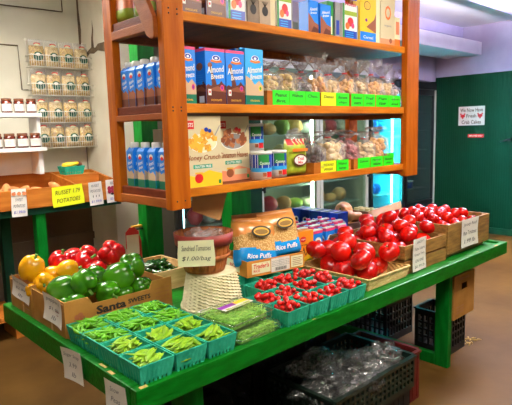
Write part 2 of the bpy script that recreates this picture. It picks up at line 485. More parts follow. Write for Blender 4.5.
# ------------------------------------------------------------------ green wall signs
F = FR(GX - .008, 1.846, 1.584, -PI / 2)
mb = MB(); mb.X = Matrix()
mb.box(GX - .008, 1.846, 1.584, GX - .002, 2.237, 1.86, PAPER)
G = FR(GX - .008, 2.0415, 1.722, -PI / 2)
CRAB = M('dark sign ink', (96, 70, 40), .6)
mb.text(G, 'We Now Have', 0, .085, .34, .055, CRAB); mb.text(G, 'Fresh', 0, .0, .15, .05, CRAB); mb.text(G, 'Crab Cakes', 0, -.09, .29, .055, CRAB)
for s in (-1, 1):
    mb.disc(G, s * .13, 0, .036, .024, RED)
    for q in range(3):
        mb.disc(G, s * .13 + (q - 1) * .03, .028 * (1 if q != 1 else -1), .012, .014, RED)
tag(mb.build('paper_sign'), 'white sign reading We Now Have Fresh Crab Cakes on the green wall', 'sign')
mb = MB(); mb.box(GX - .008, 1.848, 1.405, GX - .002, 2.087, 1.455, RED)
mb.text(FR(GX - .008, 1.9675, 1.43, -PI / 2), 'EMPLOYEES ONLY', 0, 0, .2, .022, WHITE)
tag(mb.build('red_sign'), 'small red strip sign on the green wall', 'sign')
tag(MB().box(GX - .03, 1.47, 1.35, GX, 1.5, 1.39, BLKST).tube([(GX - .02, 1.49, 1.37), (GX - .05, 1.6, 1.345)], .01, BLKST).build('wall_latch'), 'small dark latch on the green wall, right of the signs', 'latch')

# ------------------------------------------------------------------ the green table
TZ = .735; TL = 3.05; TW = 1.32
t = tag(empty('produce_table', (0, 0, 0)), 'long green painted wooden produce table across the middle of the room', 'table')
MB().box(.04, .04, TZ - .02, TL - .04, TW - .04, TZ, GREEN).build('tabletop', t)
MB().box(.0, 0, .665, TL, .04, .75, GREEN).build('front_rail', t, bevel=.004)
MB().box(.0, .0405, .655, .04, TW, .75, GREEN).build('end_rail', t, bevel=.004)
MB().box(TL - .04, .0405, .66, TL, TW, .75, GREEN).build('end_rail', t, bevel=.004)
MB().box(.0405, TW - .04, .66, TL - .0405, TW, .75, GREEN).build('back_rail', t, bevel=.004)
mb = MB()
for (x, y, w, d) in ((.02, .003, .03, .018), (.004, .17, .014, .04), (.012, .24, .012, .05), (2.85, .003, .05, .012), (2.6, .02, .03, .01), (.9, .002, .02, .006)):
    mb.box(x, y, .7505, x + w, y + d, .7508, CHIP)
tag(mb.build('chipped_paint', t), 'bare wood where the green paint chipped off')
def leg(x0, y0, x1, y1, z1=.655):
    MB().box(x0, y0, 0, x1, y1, z1, GREENV).build('leg', t, bevel=.004)
leg(.23, .06, .32, .15); leg(2.33, .075, 2.375, .17); leg(2.33, 1.1, 2.375, 1.22); leg(1.34, 1.12, 1.46, 1.2)
MB().box(2.33, .1705, 0, 2.375, 1.0995, .075, GREENV).build('foot_stretcher', t, bevel=.004)
MB().box(2.33, .1705, .57, 2.375, 1.0995, .655, GREENV).build('cross_rail', t)
for k, (x0, y0, x1, y1, mt, lb) in enumerate(((.885, 1.34, 1.00, 1.44, GREENV, 'green painted ceiling post behind the hot pepper box'), (1.585, 1.34, 1.77, 1.46, GREENV, 'wide green painted ceiling post behind the rice puff bags'),
        (1.84, 1.52, 2.06, 1.62, DKGREEN, 'dark green ceiling post beside the wide green one'))):
    tag(MB().box(x0, y0, 0, x1, y1, CZ - .001, mt).build('ceiling_post', bevel=.003), lb, 'post')

# ------------------------------------------------------------------ the wooden shelf unit
SX0, SX1 = .455, 2.345; SY0, SY1 = .42, .89
S = tag(empty('wooden_shelf_unit', (1.4, .65, 1.27)), 'orange stained wooden shelf unit standing over the middle of the green table', 'shelf')
def sp(name, x0, y0, z0, x1, y1, z1, mat, bev=.003):
    mb = MB(); mb.X = Matrix.Translation((-1.4, -.65, -1.27)); mb.box(x0, y0, z0, x1, y1, z1, mat)
    return mb.build(name, S, bevel=bev)
def post(x0, x1, y0, y1, nm='post'):
    o = sp(nm, x0, y0, 1.262, x1, y1, CZ - .002, WOODV, .004); return o
po = post(.448, .553, .405, .45)
mb = MB()
for z in (1.3, 1.69, 1.705, 2.09, 2.11):
    for x in (.478, .52): mb.ball((x - 1.4, .404 - .65, z - 1.27), .004, BLKST, 6, 4)
mb.build('screw_heads', po)
post(2.338, 2.487, .405, .45)
post(.455, .495, .851, .93); post(2.36, 2.46, .891, .93)
for nm, z0, z1 in (('bottom', 1.31, 1.345), ('middle', 1.684, 1.722), ('top', 2.075, 2.112)):
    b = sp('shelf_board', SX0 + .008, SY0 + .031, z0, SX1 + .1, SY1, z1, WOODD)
    sp('front_edge', .5535, .425, z0 - .002, 2.3375, .45, z1 + .001, WOOD)
for z0, z1 in ((1.268, 1.309), (1.655, 1.683), (2.035, 2.074)):
    sp('side_rail', .452, .451, z0, .49, .85, z1, WOODY)
sp('side_rail', 2.36, .451, 1.268, 2.40, .89, 1.309, WOODY); sp('side_rail', 2.36, .451, 1.65, 2.40, .89, 1.683, WOODY)
sp('back_rail', .496, .891, 1.30, 2.359, .92, 1.345, WOODY); sp('back_rail', .496, .891, 1.66, 2.359, .92, 1.70, WOODY); sp('back_rail', .496, .891, 2.04, 2.359, .92, 2.08, WOODY)
mb = MB(); mb.X = Matrix.Translation((-1.4, -.65, -1.27))
bp = [(.451, 1.995), (.478, 1.99), (.51, 2.01), (.62, 2.2), (.75, 2.43), (.66, 2.45), (.50, 2.16), (.451, 2.08)]; nb = len(bp)
mb.add([(.43, a, b) for a, b in bp] + [(.4515, a, b) for a, b in bp], [tuple(reversed(range(nb))), tuple(range(nb, 2 * nb))] + [(q, (q + 1) % nb, (q + 1) % nb + nb, q + nb) for q in range(nb)], WOODY)
mb.build('brace', S, bevel=.003)

# ------------------------------------------------------------------ packaging
def carton(kind, w, d, h, cap=False):
    """drink carton, base at origin centre, front faces -y"""
    mb = MB(); x = w / 2; y = d / 2
    top, bot = {'choc': (BLUE, BROWN), 'orig': (LBLUE, TEALG), 'van': (BLUE, TEALG), 'side_orig': (BLUE, TEALG), 'side_choc': (BLUE, BROWN), 'uht': (DBLUE, PINK)}[kind]
    mb.box(-x, -y, 0, x, y, h, top)
    Fs = [(FR(0, -y, 0), w), (FR(-x, 0, 0, -PI / 2), d)]
    for F, ww in Fs:
        a = ww / 2 * .995; side = ww == d and d < w * .9
        if kind in ('choc', 'side_choc'):
            mb.rect(F, -a, 0, a, h * .2, BROWN)
            mb.poly(F, [(-a, h * .2), (a, h * .2), (a, h * .34), (a * .75, h * .38), (a * .55, h * .43), (a * .35, h * .37), (0, h * .35), (-a * .3, h * .38), (-a * .5, h * .33), (-a * .75, h * .36), (-a, h * .33)], BROWN, .0008)
            if not side: mb.poly(F, [(-a * .62, h * .7), (-a * .4, h * .7), (-a * .25, h * .55), (0, h * .42), (a * .1, h * .34), (-a * .4, h * .34), (-a * .45, h * .5)], BROWN, .0009)
            if not side: mb.disc(F, -a * .55, h * .7, a * .22, h * .05, MBROWN, .001)
            mb.poly(F, [(-a * .8, h * .25), (a, h * .22), (a, h * .26), (a * .2, h * .33), (-a * .3, h * .3)], MBROWN, .001)
        else:
            mb.rect(F, -a, 0, a, h * .17, bot)
            mb.poly(F, [(-a, h * .17), (a, h * .17), (a, h * .34), (a * .5, h * .44), (0, h * .36), (-a * .4, h * .46), (-a, h * .52)], TAN, .0008)
        if kind in ('choc', 'van'): mb.rect(F, -a, h * .95, a, h, PINK, .0008)
        if not side:
            mb.disc(F, a * .1, h * .83, a * .42, h * .055, WHITE, .001); mb.disc(F, a * .1, h * .835, a * .34, h * .04, DBLUE, .0012); mb.disc(F, a * .1, h * .83, a * .16, h * .022, WHITE, .0014)
            mb.poly(F, [(-a * .5, h * .765), (a * .1, h * .745), (a * .7, h * .765), (a * .6, h * .80), (a * .1, h * .785), (-a * .42, h * .80)], ORANGE, .0016)
            mb.text(F, 'Almond', 0, h * .63, ww * .88, h * .115, WHITE, .0016, .2, .12)
            mb.text(F, 'Breeze', a * .15, h * .51, ww * .66, h * .095, WHITE, .0016, .2, .12)
            mb.disc(F, a * .62, h * .3, a * .2, h * .055, PINK if kind != 'orig' else YEL, .0012); mb.disc(F, a * .62, h * .3, a * .12, h * .03, PURP if kind != 'orig' else GRN, .0014)
            mb.text(F, 'CHOCOLATE' if 'choc' in kind else 'ORIGINAL', 0, h * .075, ww * .55, h * .035, GOLD, .0014)
            if kind == 'choc': mb.rect(F, -a * .8, h * .16, -a * .5, h * .27, WHITE, .0012); mb.disc(F, -a * .65, h * .22, a * .08, h * .025, RED, .0014)
        else:
            mb.disc(F, 0, h * .68, a * .55, h * .07, MBROWN if 'choc' in kind else WHITE, .001)
            for q in range(5): mb.rect(F, -a * .6, h * (.36 + q * .04), a * .6, h * (.37 + q * .04), LBLUE, .0012)
            mb.rect(F, -a * .2, h * .03, a * .7, h * .15, WHITE, .0012)
    # folded top seam
    mb.box(-x * .96, -.003, h, x * .96, .003, h + .008, top)
    if not cap:
        o = mb.build('drink_carton'); return o
    t = empty('drink_carton', (0, 0, 0)); mb.build('body', t)
    MB().lathe([(x * .5, h), (x * .5, h + .022), (x * .42, h + .026)], LIDW, 12).build('cap', t)
    return t

# side cartons (facing left)
def sidecarton(kind):
    t = empty('drink_carton', (0, 0, 0)); w = .062; d = .062; h = .168
    mb = MB(); x = w / 2
    top = BLUE; bot = BROWN if kind == 'choc' else TEALG
    # body with sloped shoulder
    vs = [(-x, -x, 0), (x, -x, 0), (x, x, 0), (-x, x, 0), (-x, -x, h), (x, -x, h), (x, x, h), (-x, x, h), (-x * .6, -x * .8, h + .018), (x * .6, -x * .8, h + .018), (x * .6, x * .8, h + .018), (-x * .6, x * .8, h + .018)]
    fs = [(3, 2, 1, 0), (0, 1, 5, 4), (1, 2, 6, 5), (2, 3, 7, 6), (3, 0, 4, 7), (4, 5, 9, 8), (5, 6, 10, 9), (6, 7, 11, 10), (7, 4, 8, 11), (8, 9, 10, 11)]
    mb.add(vs, fs, top)
    for F in (FR(0, -x, 0), FR(-x, 0, 0, -PI / 2)):
        a = x * .99
        mb.rect(F, -a, 0, a, h * .22, bot)
        mb.poly(F, [(-a, h * .22), (a, h * .22), (a, h * .35), (a * .3, h * .46), (-a * .3, h * .4), (-a, h * .5)], TAN if kind != 'choc' else MBROWN, .0008)
        mb.disc(F, 0, h * .86, a * .5, h * .07, WHITE, .001); mb.disc(F, 0, h * .82, a * .4, h * .05, RED, .0012)
        mb.text(F, 'Almond', 0, h * .68, a * 1.4, h * .1, WHITE, .0016, .2, .3)
        mb.text(F, 'Breeze', a * .1, h * .56, a * 1.1, h * .08, WHITE, .0016, .2, .3)
    mb.build('body', t)
    MB().lathe([(.02, h + .012), (.022, h + .014), (.021, h + .04), (.017, h + .043)], LIDW, 12).build('cap', t)
    return t
SO = Maker(lambda: sidecarton('orig')); SCc = Maker(lambda: sidecarton('choc'))
for k, y in enumerate((.79, .695, .60, .51)):
    tag(SO((.51, y, 1.3455)), 'blue and green capped milk carton on the lower side shelf, %s from left' % ORD[k], 'carton', 'small capped cartons at the shelf end')
for k, y in enumerate((.80, .735, .66, .575, .49)):
    tag(SCc((.51, y, 1.7225)), 'blue and brown capped chocolate milk carton on the middle side shelf, %s from left' % ORD[k], 'carton', 'small capped cartons at the shelf end')
BB = Maker(lambda: carton('uht', .09, .07, .22))
for k, (x, y) in enumerate(((.66, .83), (.76, .83), (.66, .75))):
    tag(BB((x, y, 1.7225), (0, 0, 0)), 'plain blue carton behind the capped chocolate cartons, %s of three' % ('nearest the back post', 'furthest right', 'foremost')[k], 'carton')

ZM = 1.7228; ZB = 1.3455; ZT = 2.1125
CH = Maker(lambda: carton('choc', .116, .085, .25)); OR = Maker(lambda: carton('orig', .12, .085, .268)); VA = Maker(lambda: carton('van', .09, .085, .25))
g = 'almond milk cartons on the middle shelf'
tag(VA((.60, .50, ZM)), 'blue carton with teal foot and tan splash beside the left post, middle shelf', 'carton', g)
tag(CH((.69, .60, ZM)), 'chocolate milk carton set back behind the others on the middle shelf', 'carton', g)
tag(CH((.747, .485, ZM)), 'left of the two front chocolate milk cartons on the middle shelf', 'carton', g)
tag(CH((.868, .485, ZM)), 'right of the two front chocolate milk cartons on the middle shelf', 'carton', g)
tag(OR((.99, .482, ZM), (0, 0, 0)), 'light blue carton with teal foot and tan splash right of the chocolate cartons', 'carton', g)
tag(MB().box(.99, .58, ZM, 1.08, .66, ZM + .29, BLUE).box(1.0, .578, ZM + .24, 1.03, .5795, ZM + .288, YEL).build('blue_carton'), 'tall blue carton with yellow corner tag behind the light blue carton', 'carton')

def cereal(title, wave_m, ce, seed):
    w, h, d = .216, .325, .065; R = random.Random(seed)
    mb = MB(); mb.box(-w / 2, 0, 0, w / 2, d, h, CREAMB)
    F = FR(0, 0, 0)
    mb.poly(F, [(-w / 2, 0), (w / 2, 0), (w / 2, .055), (.03, .075), (-.05, .05), (-w / 2, .06)], wave_m)
    mb.rect(F, .0, .03, .085, .058, YEL if ce is CERG else CREAMB, .0010)
    mb.rect(F, -w / 2, h - .06, -w / 2 + .06, h - .022, RED, .001)
    mb.text(F, 'NESTS', -w / 2 + .03, h - .041, .05, .018, WHITE, .0016)
    # bowl spoon and cereal pieces in print
    mb.disc(F, 0, .2, .083, .042, WHITE, .0009, 24); mb.disc(F, 0, .2, .078, .038, GREY if ce is CERB else CREAM, .0011, 24)
    for q in range(34):
        a = R.uniform(0, 2 * PI); r = math.sqrt(R.random())
        u = math.cos(a) * r * .078; v = .212 + math.sin(a) * r * .046; s = .0155
        an = R.uniform(0, 1.5)
        mb.poly(F, [(u + s * math.cos(an + k * PI / 2) * 1.2, v + s * math.sin(an + k * PI / 2)) for k in range(4)], (ce, GOLD if ce is CERG else MBROWN)[q % 2], .0013 + q * .00003)
    mb.disc(F, .02, .262, .012, .01, DBLUE if ce is CERG else RED, .0026); mb.disc(F, .04, .256, .01, .009, DBLUE if ce is CERG else RED, .0026)
    mb.poly(F, [(.06, .225), (.065, .222), (.104, .278), (.1, .282)], GREY, .002)
    BRNT = MBROWN
    mb.text(F, title, 0, .132, .2 if ce is CERG else .19, .03, BRNT, .0018, .25)
    mb.rect(F, -.06, .085, .05, .103, TEAL, .001); mb.text(F, 'GLUTEN FREE', -.005, .094, .095, .011, WHITE, .0018)
    mb.disc(F, -.03, .04, .024, .022, (RED if ce is CERG else MBROWN), .0014); mb.rect(F, -.052, .06, -.008, .068, GOLD, .0016)
    mb.rect(F, .085, .008, .1, .026, GRN, .0016)
    return mb.build('cereal_box', bevel=.001)
o = cereal('Honey Crunch', YEL, CERG, 1); o.location = (.668, .455, ZB); tag(o, 'cream cereal box with golden squares and yellow foot, lower shelf beside the left post', 'box', 'cereal boxes')
o = cereal('Cinnamon Heaven', PEACH, CERB, 2); o.location = (.945, .56, ZB); tag(o, 'cream cereal box with brown flakes and peach foot, partly behind the other cereal box', 'box', 'cereal boxes')

def can():
    t = empty('drink_powder_can', (0, 0, 0)); r = .054; h = .13
    mb = MB(); mb.lathe([(r, 0), (r, h)], WHITE, 28)
    # wrapped label bands
    def band(z0, z1, a0, a1, mat, rr):
        mb.grid(lambda u, v: (rr * math.cos(a0 + (a1 - a0) * u), rr * math.sin(a0 + (a1 - a0) * u), z0 + (z1 - z0) * v), 18, 1, mat)
    band(.055, .128, 0, 2 * PI, DBLUE, r + .0006); band(.075, .128, -2.6, -1.5, GRN, r + .001); band(.04, .06, 0, 2 * PI, LBLUE, r + .001)
    band(.012, .04, -1.8, -1.1, RED, r + .0012); band(.016, .035, -2.2, -1.85, MBROWN, r + .0012)
    a = -2.0; F = FR(math.cos(a) * (r + .002), math.sin(a) * (r + .002), 0, a + PI / 2)
    mb.text(F, 'Coconut', 0, .085, .055, .016, WHITE, .001)
    mb.build('can_body', t)
    MB().lathe([(r + .002, h), (r + .002, h + .012), (r - .004, h + .014)], LIDW, 28).build('lid', t)
    return t
CA = Maker(can)
g = 'blue and white powder cans'
for (x, y, z, l) in ((1.075, .495, ZB, 'front one left of the others'), (1.225, .53, ZB, 'beside the green snack bag'), (1.16, .64, ZB, 'lower one of the rear stack'), (1.16, .64, ZB + .1445, 'upper one of the rear stack')):
    tag(CA((x, y, z)), 'white-lidded blue and white can on the lower shelf, ' + l, 'can', g)

def pillow(mb, w, h, t, mat, matfn=None, seed=0, nu=16, nv=20, crk=.004, seal=.08):
    """stuffed bag, base at z=0, front at -y"""
    for side in (-1, 1):
        def fn(u, v, side=side):
            x = (u - .5) * w; z = v * h
            e = max(0, 1 - abs(2 * u - 1) ** 3.2) ** .55
            vv = v / (1 - seal) if v < 1 - seal else 1
            e2 = (max(0, 1 - (2 * vv - 1) ** 6) ** .6) * (1.15 - .35 * v)
            n = noise.noise(Vector((x * 40 + seed, z * 40, side * 3.))) * crk * (1 if 0 < u < 1 else 0)
            x *= 1 - .06 * (1 - e2) + .03 * math.sin(v * 9 + seed)
            return (x, side * (t / 2 * e * e2) + side * abs(n) * (e > 0), z)
        mb.grid(fn, nu, nv, mat, True, matfn=matfn)

def ricebag(seed):
    t = empty('rice_puff_bag', (0, 0, 0)); mb = MB(); w, h = .25, .265
    OB = M('orange film', (226, 140, 60), .25, (240, 164, 90), 12, coat=.5)
    WF = PUFF; BF = M('bright blue film', (20, 150, 230), .25, coat=.5)
    def mf(u, v):
        if v < .34 + .05 * math.sin(u * 6 + seed): return BF
        if v < .60 + .1 * math.sin(u * PI): return WF
        return OB
    pillow(mb, w, h, .1, None, mf, seed, 20, 26, .006)
    mb.build('film_bag', t)
    l = MB(); F = FR(.015, -.067, .185, 0, -.12)
    DK = M('dark oval print', (52, 44, 20), .4)
    l.disc(F, 0, 0, .056, .032, DK, .004, 24); l.disc(F, 0, 0, .045, .023, GOLD, .0045, 24)
    l.disc(F, 0, -.002, .038, .014, M('oval inner brown', (150, 110, 40), .5), .005, 24)
    l.build('printed_logo', t); l = MB()
    F2 = FR(0, -.06, .045, 0, 0); l.text(F2, 'Rice Puffs', .0, .01, .14, .026, WHITE, .003, .2)
    l.build('printed_name', t)
    return t
# rice carton tray, slightly turned
rt = tag(empty('cardboard_tray', (.985, .53, .8215), math.radians(-10)), 'open orange-brown cardboard tray of rice puff bags standing on green baskets', 'tray')
mb = MB(); OC = M('orange card', (206, 136, 48), .55); w, d, h = .385, .29, .088
mb.box(0, 0, 0, w, d, .004, OC); mb.box(0, 0, .004, w, .004, h, OC); mb.box(0, d - .004, .004, w, d, h, OC)
mb.box(0, .004, .004, .004, d - .004, h, OC); mb.box(w - .004, .004, .004, w, d - .004, h, OC)
mb.build('tray_body', rt, bevel=.0008)
F = FR(0, 0, 0); l = MB()
l.rect(F, .03, .014, .15, h - .014, CREAM); l.text(F, "Trader's", .09, .055, .1, .026, RED, .0016, .2); l.text(F, 'RICE', .06, .03, .04, .014, RED, .0016)
l.rect(F, .155, .006, .28, h - .006, PAPER, .001)
for q in range(4): l.text(F, 'natural puffed rice cereal', .218, h - .022 - q * .009, .12, .005, INK, .0016)
for q in range(22): l.rect(F, .18 + q * .0036, .012, .18 + q * .0036 + (.001 + .001 * (q * 7 % 3)), .03, INK, .0016)
l.rect(F, .29, .012, w - .012, h - .012, CREAM, .001)
for q in range(5): l.rect(F, .30, .022 + q * .01, w - .02 - .01 * (q % 2), .025 + q * .01, MBROWN, .0016)
l.build('printed_label', rt); l = MB()
FL = FR(0, d / 2, 0, -PI / 2); l.rect(FL, -.07, .014, .07, h - .014, CREAM); l.text(FL, 'RICE', 0, .045, .06, .02, RED, .0016)
l.build('side_label', rt)
R_ = math.radians
for k, (x, y, z, rz, ry, lab) in enumerate(((1.09, .575, .86, -22, 4, 'left front bag of rice puffs, orange and blue film, leaning in the tray'), (1.275, .545, .885, -14, -3, 'right front bag of rice puffs with its dark oval clear to see'),
        (1.16, .65, .87, -16, 0, 'orange topped bag of rice puffs behind the two front bags'))):
    o = ricebag(k * 7.3); o.location = (x, y, z); o.rotation_euler = (R_(-14), R_(ry), R_(rz)); tag(o, lab, 'bag', 'rice puff bags')

# orange pasta box
mb = MB(); OP = M('orange pasta box card', (240, 136, 20), .4, (246, 160, 40), 3)
mb.box(-.085, 0, 0, .085, .06, .25, OP); F = FR(0, 0, 0)
mb.poly(F, [(-.085, 0), (.085, 0), (.085, .07), (.04, .1), (-.04, .07), (-.085, .1)], YEL, .0006)
mb.disc(F, 0, .2, .024, .018, RED, .001); mb.text(F, 'Organic', 0, .2, .035, .012, WHITE, .0018); mb.text(F, 'elbow pasta', 0, .165, .12, .014, BROWN, .0018); mb.text(F, 'FLAX', 0, .125, .1, .05, BROWN, .0018)
mb.disc(F, .05, .05, .035, .025, LGREEN, .001)
mb.build('pasta_box').location = (1.515, .605, TZ)
o = bpy.data.objects['pasta_box']; o.rotation_euler[2] = R_(-6); tag(o, 'orange and yellow box right of the rice puff tray', 'box')
o = MB().box(-.09, 0, 0, .09, .07, .225, OP).rect(FR(0, 0, 0), -.09, 0, .09, .05, YEL).text(FR(0, 0, 0), 'FLAX', 0, .12, .1, .05, BROWN, .0018).build('pasta_box')
o.location = (1.525, .675, TZ); tag(o, 'second orange box, behind and left of the orange and yellow box', 'box')

for k, (y, l) in enumerate(((.58, 'right'), (.69, 'left'))):
    tag(MB().box(.60, y, ZB, .65, y + .075, ZB + .27, CREAMB).rect(FR(.60, y + .0375, ZB, -PI / 2), -.02, .03, .02, .2, GREY).build('narrow_box'), 'narrow beige box behind the capped cartons on the lower side shelf, %s one' % l, 'box')

# small milk cartons on the table
def tcarton():
    mb = MB(); w, d, h = .09, .08, .215
    mb.box(-w / 2, -d / 2, 0, w / 2, d / 2, h, BLUE)
    for F, a in ((FR(0, -d / 2, 0), w / 2), (FR(-w / 2, 0, 0, -PI / 2), d / 2)):
        mb.rect(F, -a, h - .018, a, h, PINK); mb.disc(F, 0, h * .68, a * .7, h * .12, WHITE, .001); mb.disc(F, 0, h * .64, a * .6, h * .08, RED, .0012)
        mb.text(F, 'Almond', 0, h * .45, a * 1.6, .016, WHITE, .0014); mb.poly(F, [(-a, 0), (a, 0), (a, h * .2), (0, h * .32), (-a, h * .25)], TAN, .0008)
    t = empty('drink_carton', (0, 0, 0)); mb.build('body', t)
    MB().box(-w / 2, -d / 2, h, w / 2, -d / 2 + .03, h + .006, LIDW).lathe([(.016, h), (.016, h + .016)], PINK, 10, c=(0, .012, 0)).build('cap', t)
    return t
TCm = Maker(tcarton); g = 'blue cartons with pink tops on the table'
for i in range(4):
    for j in range(3):
        if (i, j) in ((3, 0),): continue
        tag(TCm((1.725 + i * .125 - .01 * j, .705 + j * .115, TZ)), 'blue pink-topped milk carton on the table, %s row, %s from left' % (('front', 'middle', 'back')[j], ORD[i]), 'carton', g)
def bbox():
    mb = MB(); w, d, h = .13, .085, .225
    mb.box(-w / 2, -d / 2, 0, w / 2, d / 2, h, DBLUE)
    F = FR(0, -d / 2, 0); mb.rect(F, -w / 2, 0, w / 2, h * .3, LBLUE); mb.disc(F, 0, h * .6, .035, .03, WHITE, .001)
    F = FR(-w / 2, 0, 0, -PI / 2); mb.rect(F, -d / 2, 0, d / 2, h * .3, LBLUE); mb.disc(F, 0, h * .65, .025, .022, WHITE, .001); mb.disc(F, 0, h * .65, .012, .012, INK, .0014)
    T = Matrix.Translation((0, 0, h)); mb.rect(T, -w * .35, -.022, w * .35, .012, M('dark olive top', (70, 84, 60), .4)); mb.rect(T, -w * .45, .02, w * .45, .034, WHITE)
    return mb.build('milk_box')
BX = Maker(bbox)
for k in range(5):
    tag(BX((2.30, .95 + k * .092, TZ + .01)), 'dark blue milk box with olive panel on top, %s from the front of its row' % ORD[k], 'box', 'dark blue milk boxes')

# signs of folded paper -------------------------------------------------
def sign(name, w, h, lines, loc, rz, label, mat=PAPER, ink=INK, curl=.012, tilt=0., rot=0., cat='sign', seed=0, extra=None):
    mb = MB(); X = FR(0, 0, 0)
    def bend(u, v): return curl * (math.sin(u * PI * 1.3 + seed) * .5 + (v - .5) ** 2 * 2 - .5)
    def fn(u, v): return X @ Vector(((u - .5) * w * (1 + .03 * math.sin(seed + v * 5)), (v - .5) * h, bend(u, v)))
    mb.grid(fn, 16, 16, mat, True)
    n = len(mb.v)
    def P(t, u, v, ww, hh, c):
        vs, fs, x0, x1, y0, y1 = text_geo(t, .25)
        out = []
        for p in vs:
            a = u + (p.x - (x0 + x1) / 2) * ww / (x1 - x0); b = v + (p.y - (y0 + y1) / 2) * hh / (y1 - y0)
            out.append(X @ Vector((a, b, bend(a / w + .5, b / h + .5) + .002)))
        mb.add(out, fs, c)
    nl = len(lines)
    for k, L in enumerate(lines):
        s, c = (L, ink) if isinstance(L, str) else L
        P(s, 0, h * (.5 - (k + .7) / (nl + .4)), w * min(.8, .09 * len(s) + .05), h / (nl + .4) * .5, c)
    if extra: extra(mb, X)
    o = mb.build(name); o.location = loc; o.rotation_euler = (tilt, rot, rz)
    tag(o, label, cat); return o

NEG = -PI / 2
PENCIL = M('faint pen', (96, 92, 100), .6)
sign('price_sign', .19, .105, ['yellow peppers', '$2.99', 'lb'], (.018, 1.10, .868), NEG + .0, 'crumpled white price slip hanging on the yellow pepper box', seed=1, curl=.012, rot=.12, ink=PENCIL)
bpy.data.objects['price_sign'].name = 'price_slip'
sign('price_slip', .17, .125, ['peppers', '$1.99', 'lb'], (.018, .715, .855), NEG, 'white handwritten price slip hanging on the green pepper box', seed=2, curl=.012, rot=.1, ink=PENCIL)
sign('price_slip', .19, .13, ['Sugar Snap', '3.99', 'lb'], (-.011, .478, .69), NEG, 'white slip hanging from the left table rail below the pea baskets', seed=3, curl=.006, rot=-.14, ink=PENCIL)
sign('price_slip', .15, .13, ['Snow', 'Peas', '3.49'], (-.010, .13, .675), NEG, 'white slip hanging from the table rail at the near corner', seed=.5, curl=.005, rot=-.05, ink=PENCIL)
sign('price_sign', .165, .12, ['Sundried Tomatoes', '$1.00/bag'], (.562, .398, 1.055), R_(-40), 'cream handwritten Sundried Tomatoes sign on the bushel basket', CREAM, seed=0, curl=.004)
sign('price_sign', .15, .195, ['JERSEY', 'Yellow Sunburst', 'Grape Tom.', 'ON VINE', '$1.99 lb'], (1.965, .082, .845), R_(-2), 'white handwritten sign on the nearer tomato crate', seed=1, curl=.008)
sign('price_sign', .24, .19, ['Jersey Red', 'Plum Tomatoes', '1.99 lb'], (2.63, .085, .875), R_(-2), 'white handwritten sign on the far tomato crate', seed=2, curl=.008)

# ------------------------------------------------------------------ vegetables
def bell(mat, seed, long=1.):
    R = random.Random(seed); nl = R.choice((3, 4, 4)); ph = R.uniform(0, 6)
    t = empty('bell_pepper', (0, 0, 0)); mb = MB()
    def f(th, p):
        u = th / PI
        lob = 1 + (.17 + .05 * u) * (abs(math.cos((p + ph) * nl / 2)) ** .6 - .6) * min(1, 3.0 * math.sin(th) + .35)
        dim = 1 - .42 * math.exp(-(th / .38) ** 2) - .22 * math.exp(-((PI - th) / .3) ** 2)
        prof = 1.04 - .12 * max(0, u - .5) * 2
        return lob * dim * prof * (1 + .05 * noise.noise(Vector((math.cos(p) + seed, math.sin(p), u * 2))))
    mb.ball((0, 0, 0), (.056, .056, .06 * long), mat, 32, 22, f)
    mb.build('fruit', t)
    zt = .034 * long
    MB().lathe([(.002, zt - .004), (.016, zt - .002), (.018, zt + .003), (.007, zt + .009), (.006, zt + .024), (.0075, zt + .034)], STEMG, 10).build('stem', t)
    return t
def far(n=0): return (R_(n), 0, 0)
# pepper boxes
def pbox(y0, y1, x1, h, label, santa, low):
    t = tag(empty('cardboard_box', (.03, y0, TZ)), label, 'box')
    w = x1 - .03; d = y1 - y0; T = .005
    mb = MB(); mb.box(0, 0, 0, w, d, T, CARD); mb.box(0, d - T, T, w, d, h, CARD); mb.box(w - T, T, T, w, d - T, h * .9, CARD)
    mb.build('box_body', t)
    # front panel with dipped middle
    F = FR(0, 0, 0)
    pts = [(0, 0), (w, 0), (w, h), (w * .80, h), (w * .77, h * .8), (w * .24, h * .8), (w * .2, h), (0, h)]
    mb = MB(); n = len(pts); vs = [(a, 0, b) for a, b in pts] + [(a, T, b) for a, b in pts]
    tri = [(0, 1, 4, 5), (1, 2, 3, 4), (0, 5, 6, 7)]
    mb.add(vs, tri + [tuple(reversed([q + n for q in f])) for f in tri] + [(i, i + n, (i + 1) % n + n, (i + 1) % n) for i in range(n)], CARD)
    if santa:
        mb.text(F, 'Santa', w * .4, h * .60, w * .27, h * .22, INK, .0008, bold=.04); mb.text(F, 'SWEETS', w * .665, h * .61, w * .22, h * .13, INK, .0008, bold=.03)
        mb.text(F, 'PREMIUM QUALITY TOMATOES', w * .5, h * .36, w * .42, h * .045, MBROWN, .0008)
        for q in range(4): mb.text(F, 'produce of usa', w * .9, h * (.75 - q * .12), w * .14, h * .04, MBROWN, .0008)
        for q in range(5): mb.disc(F, w * .12 + .014 * math.cos(q * 1.26), h * .5 + .016 * math.sin(q * 1.26), .012, .012, MBROWN, .0008 + q * .0001)
    mb.build('front_panel', t)
    # left end: two upright panels with a gap between
    FL = FR(0, d / 2, 0, -PI / 2)
    mb = MB(); mb.box(0, T, T, T, d * .36, h, CARD); mb.box(0, d * .42, T, T, d * .96, h * .93, CARD); mb.box(0, d * .36, T, T, d * .42, h * .3, CARDI)
    mb.box(-.0012, d * .0 + T, h - .012, -.0002, d * .36, h - .009, CARDI)
    for q in range(5): mb.rect(FL, d * .2, .04 + q * .018, d * .4, .045 + q * .018, MBROWN, .0008)
    mb.build('end_panel', t)
    return t
pbox(.615, .985, .565, .172, 'near cardboard produce box marked Santa Sweets, full of green peppers', True, 1)
pbox(.995, 1.27, .565, .165, 'far cardboard produce box holding yellow and red peppers at the table end', False, 1)
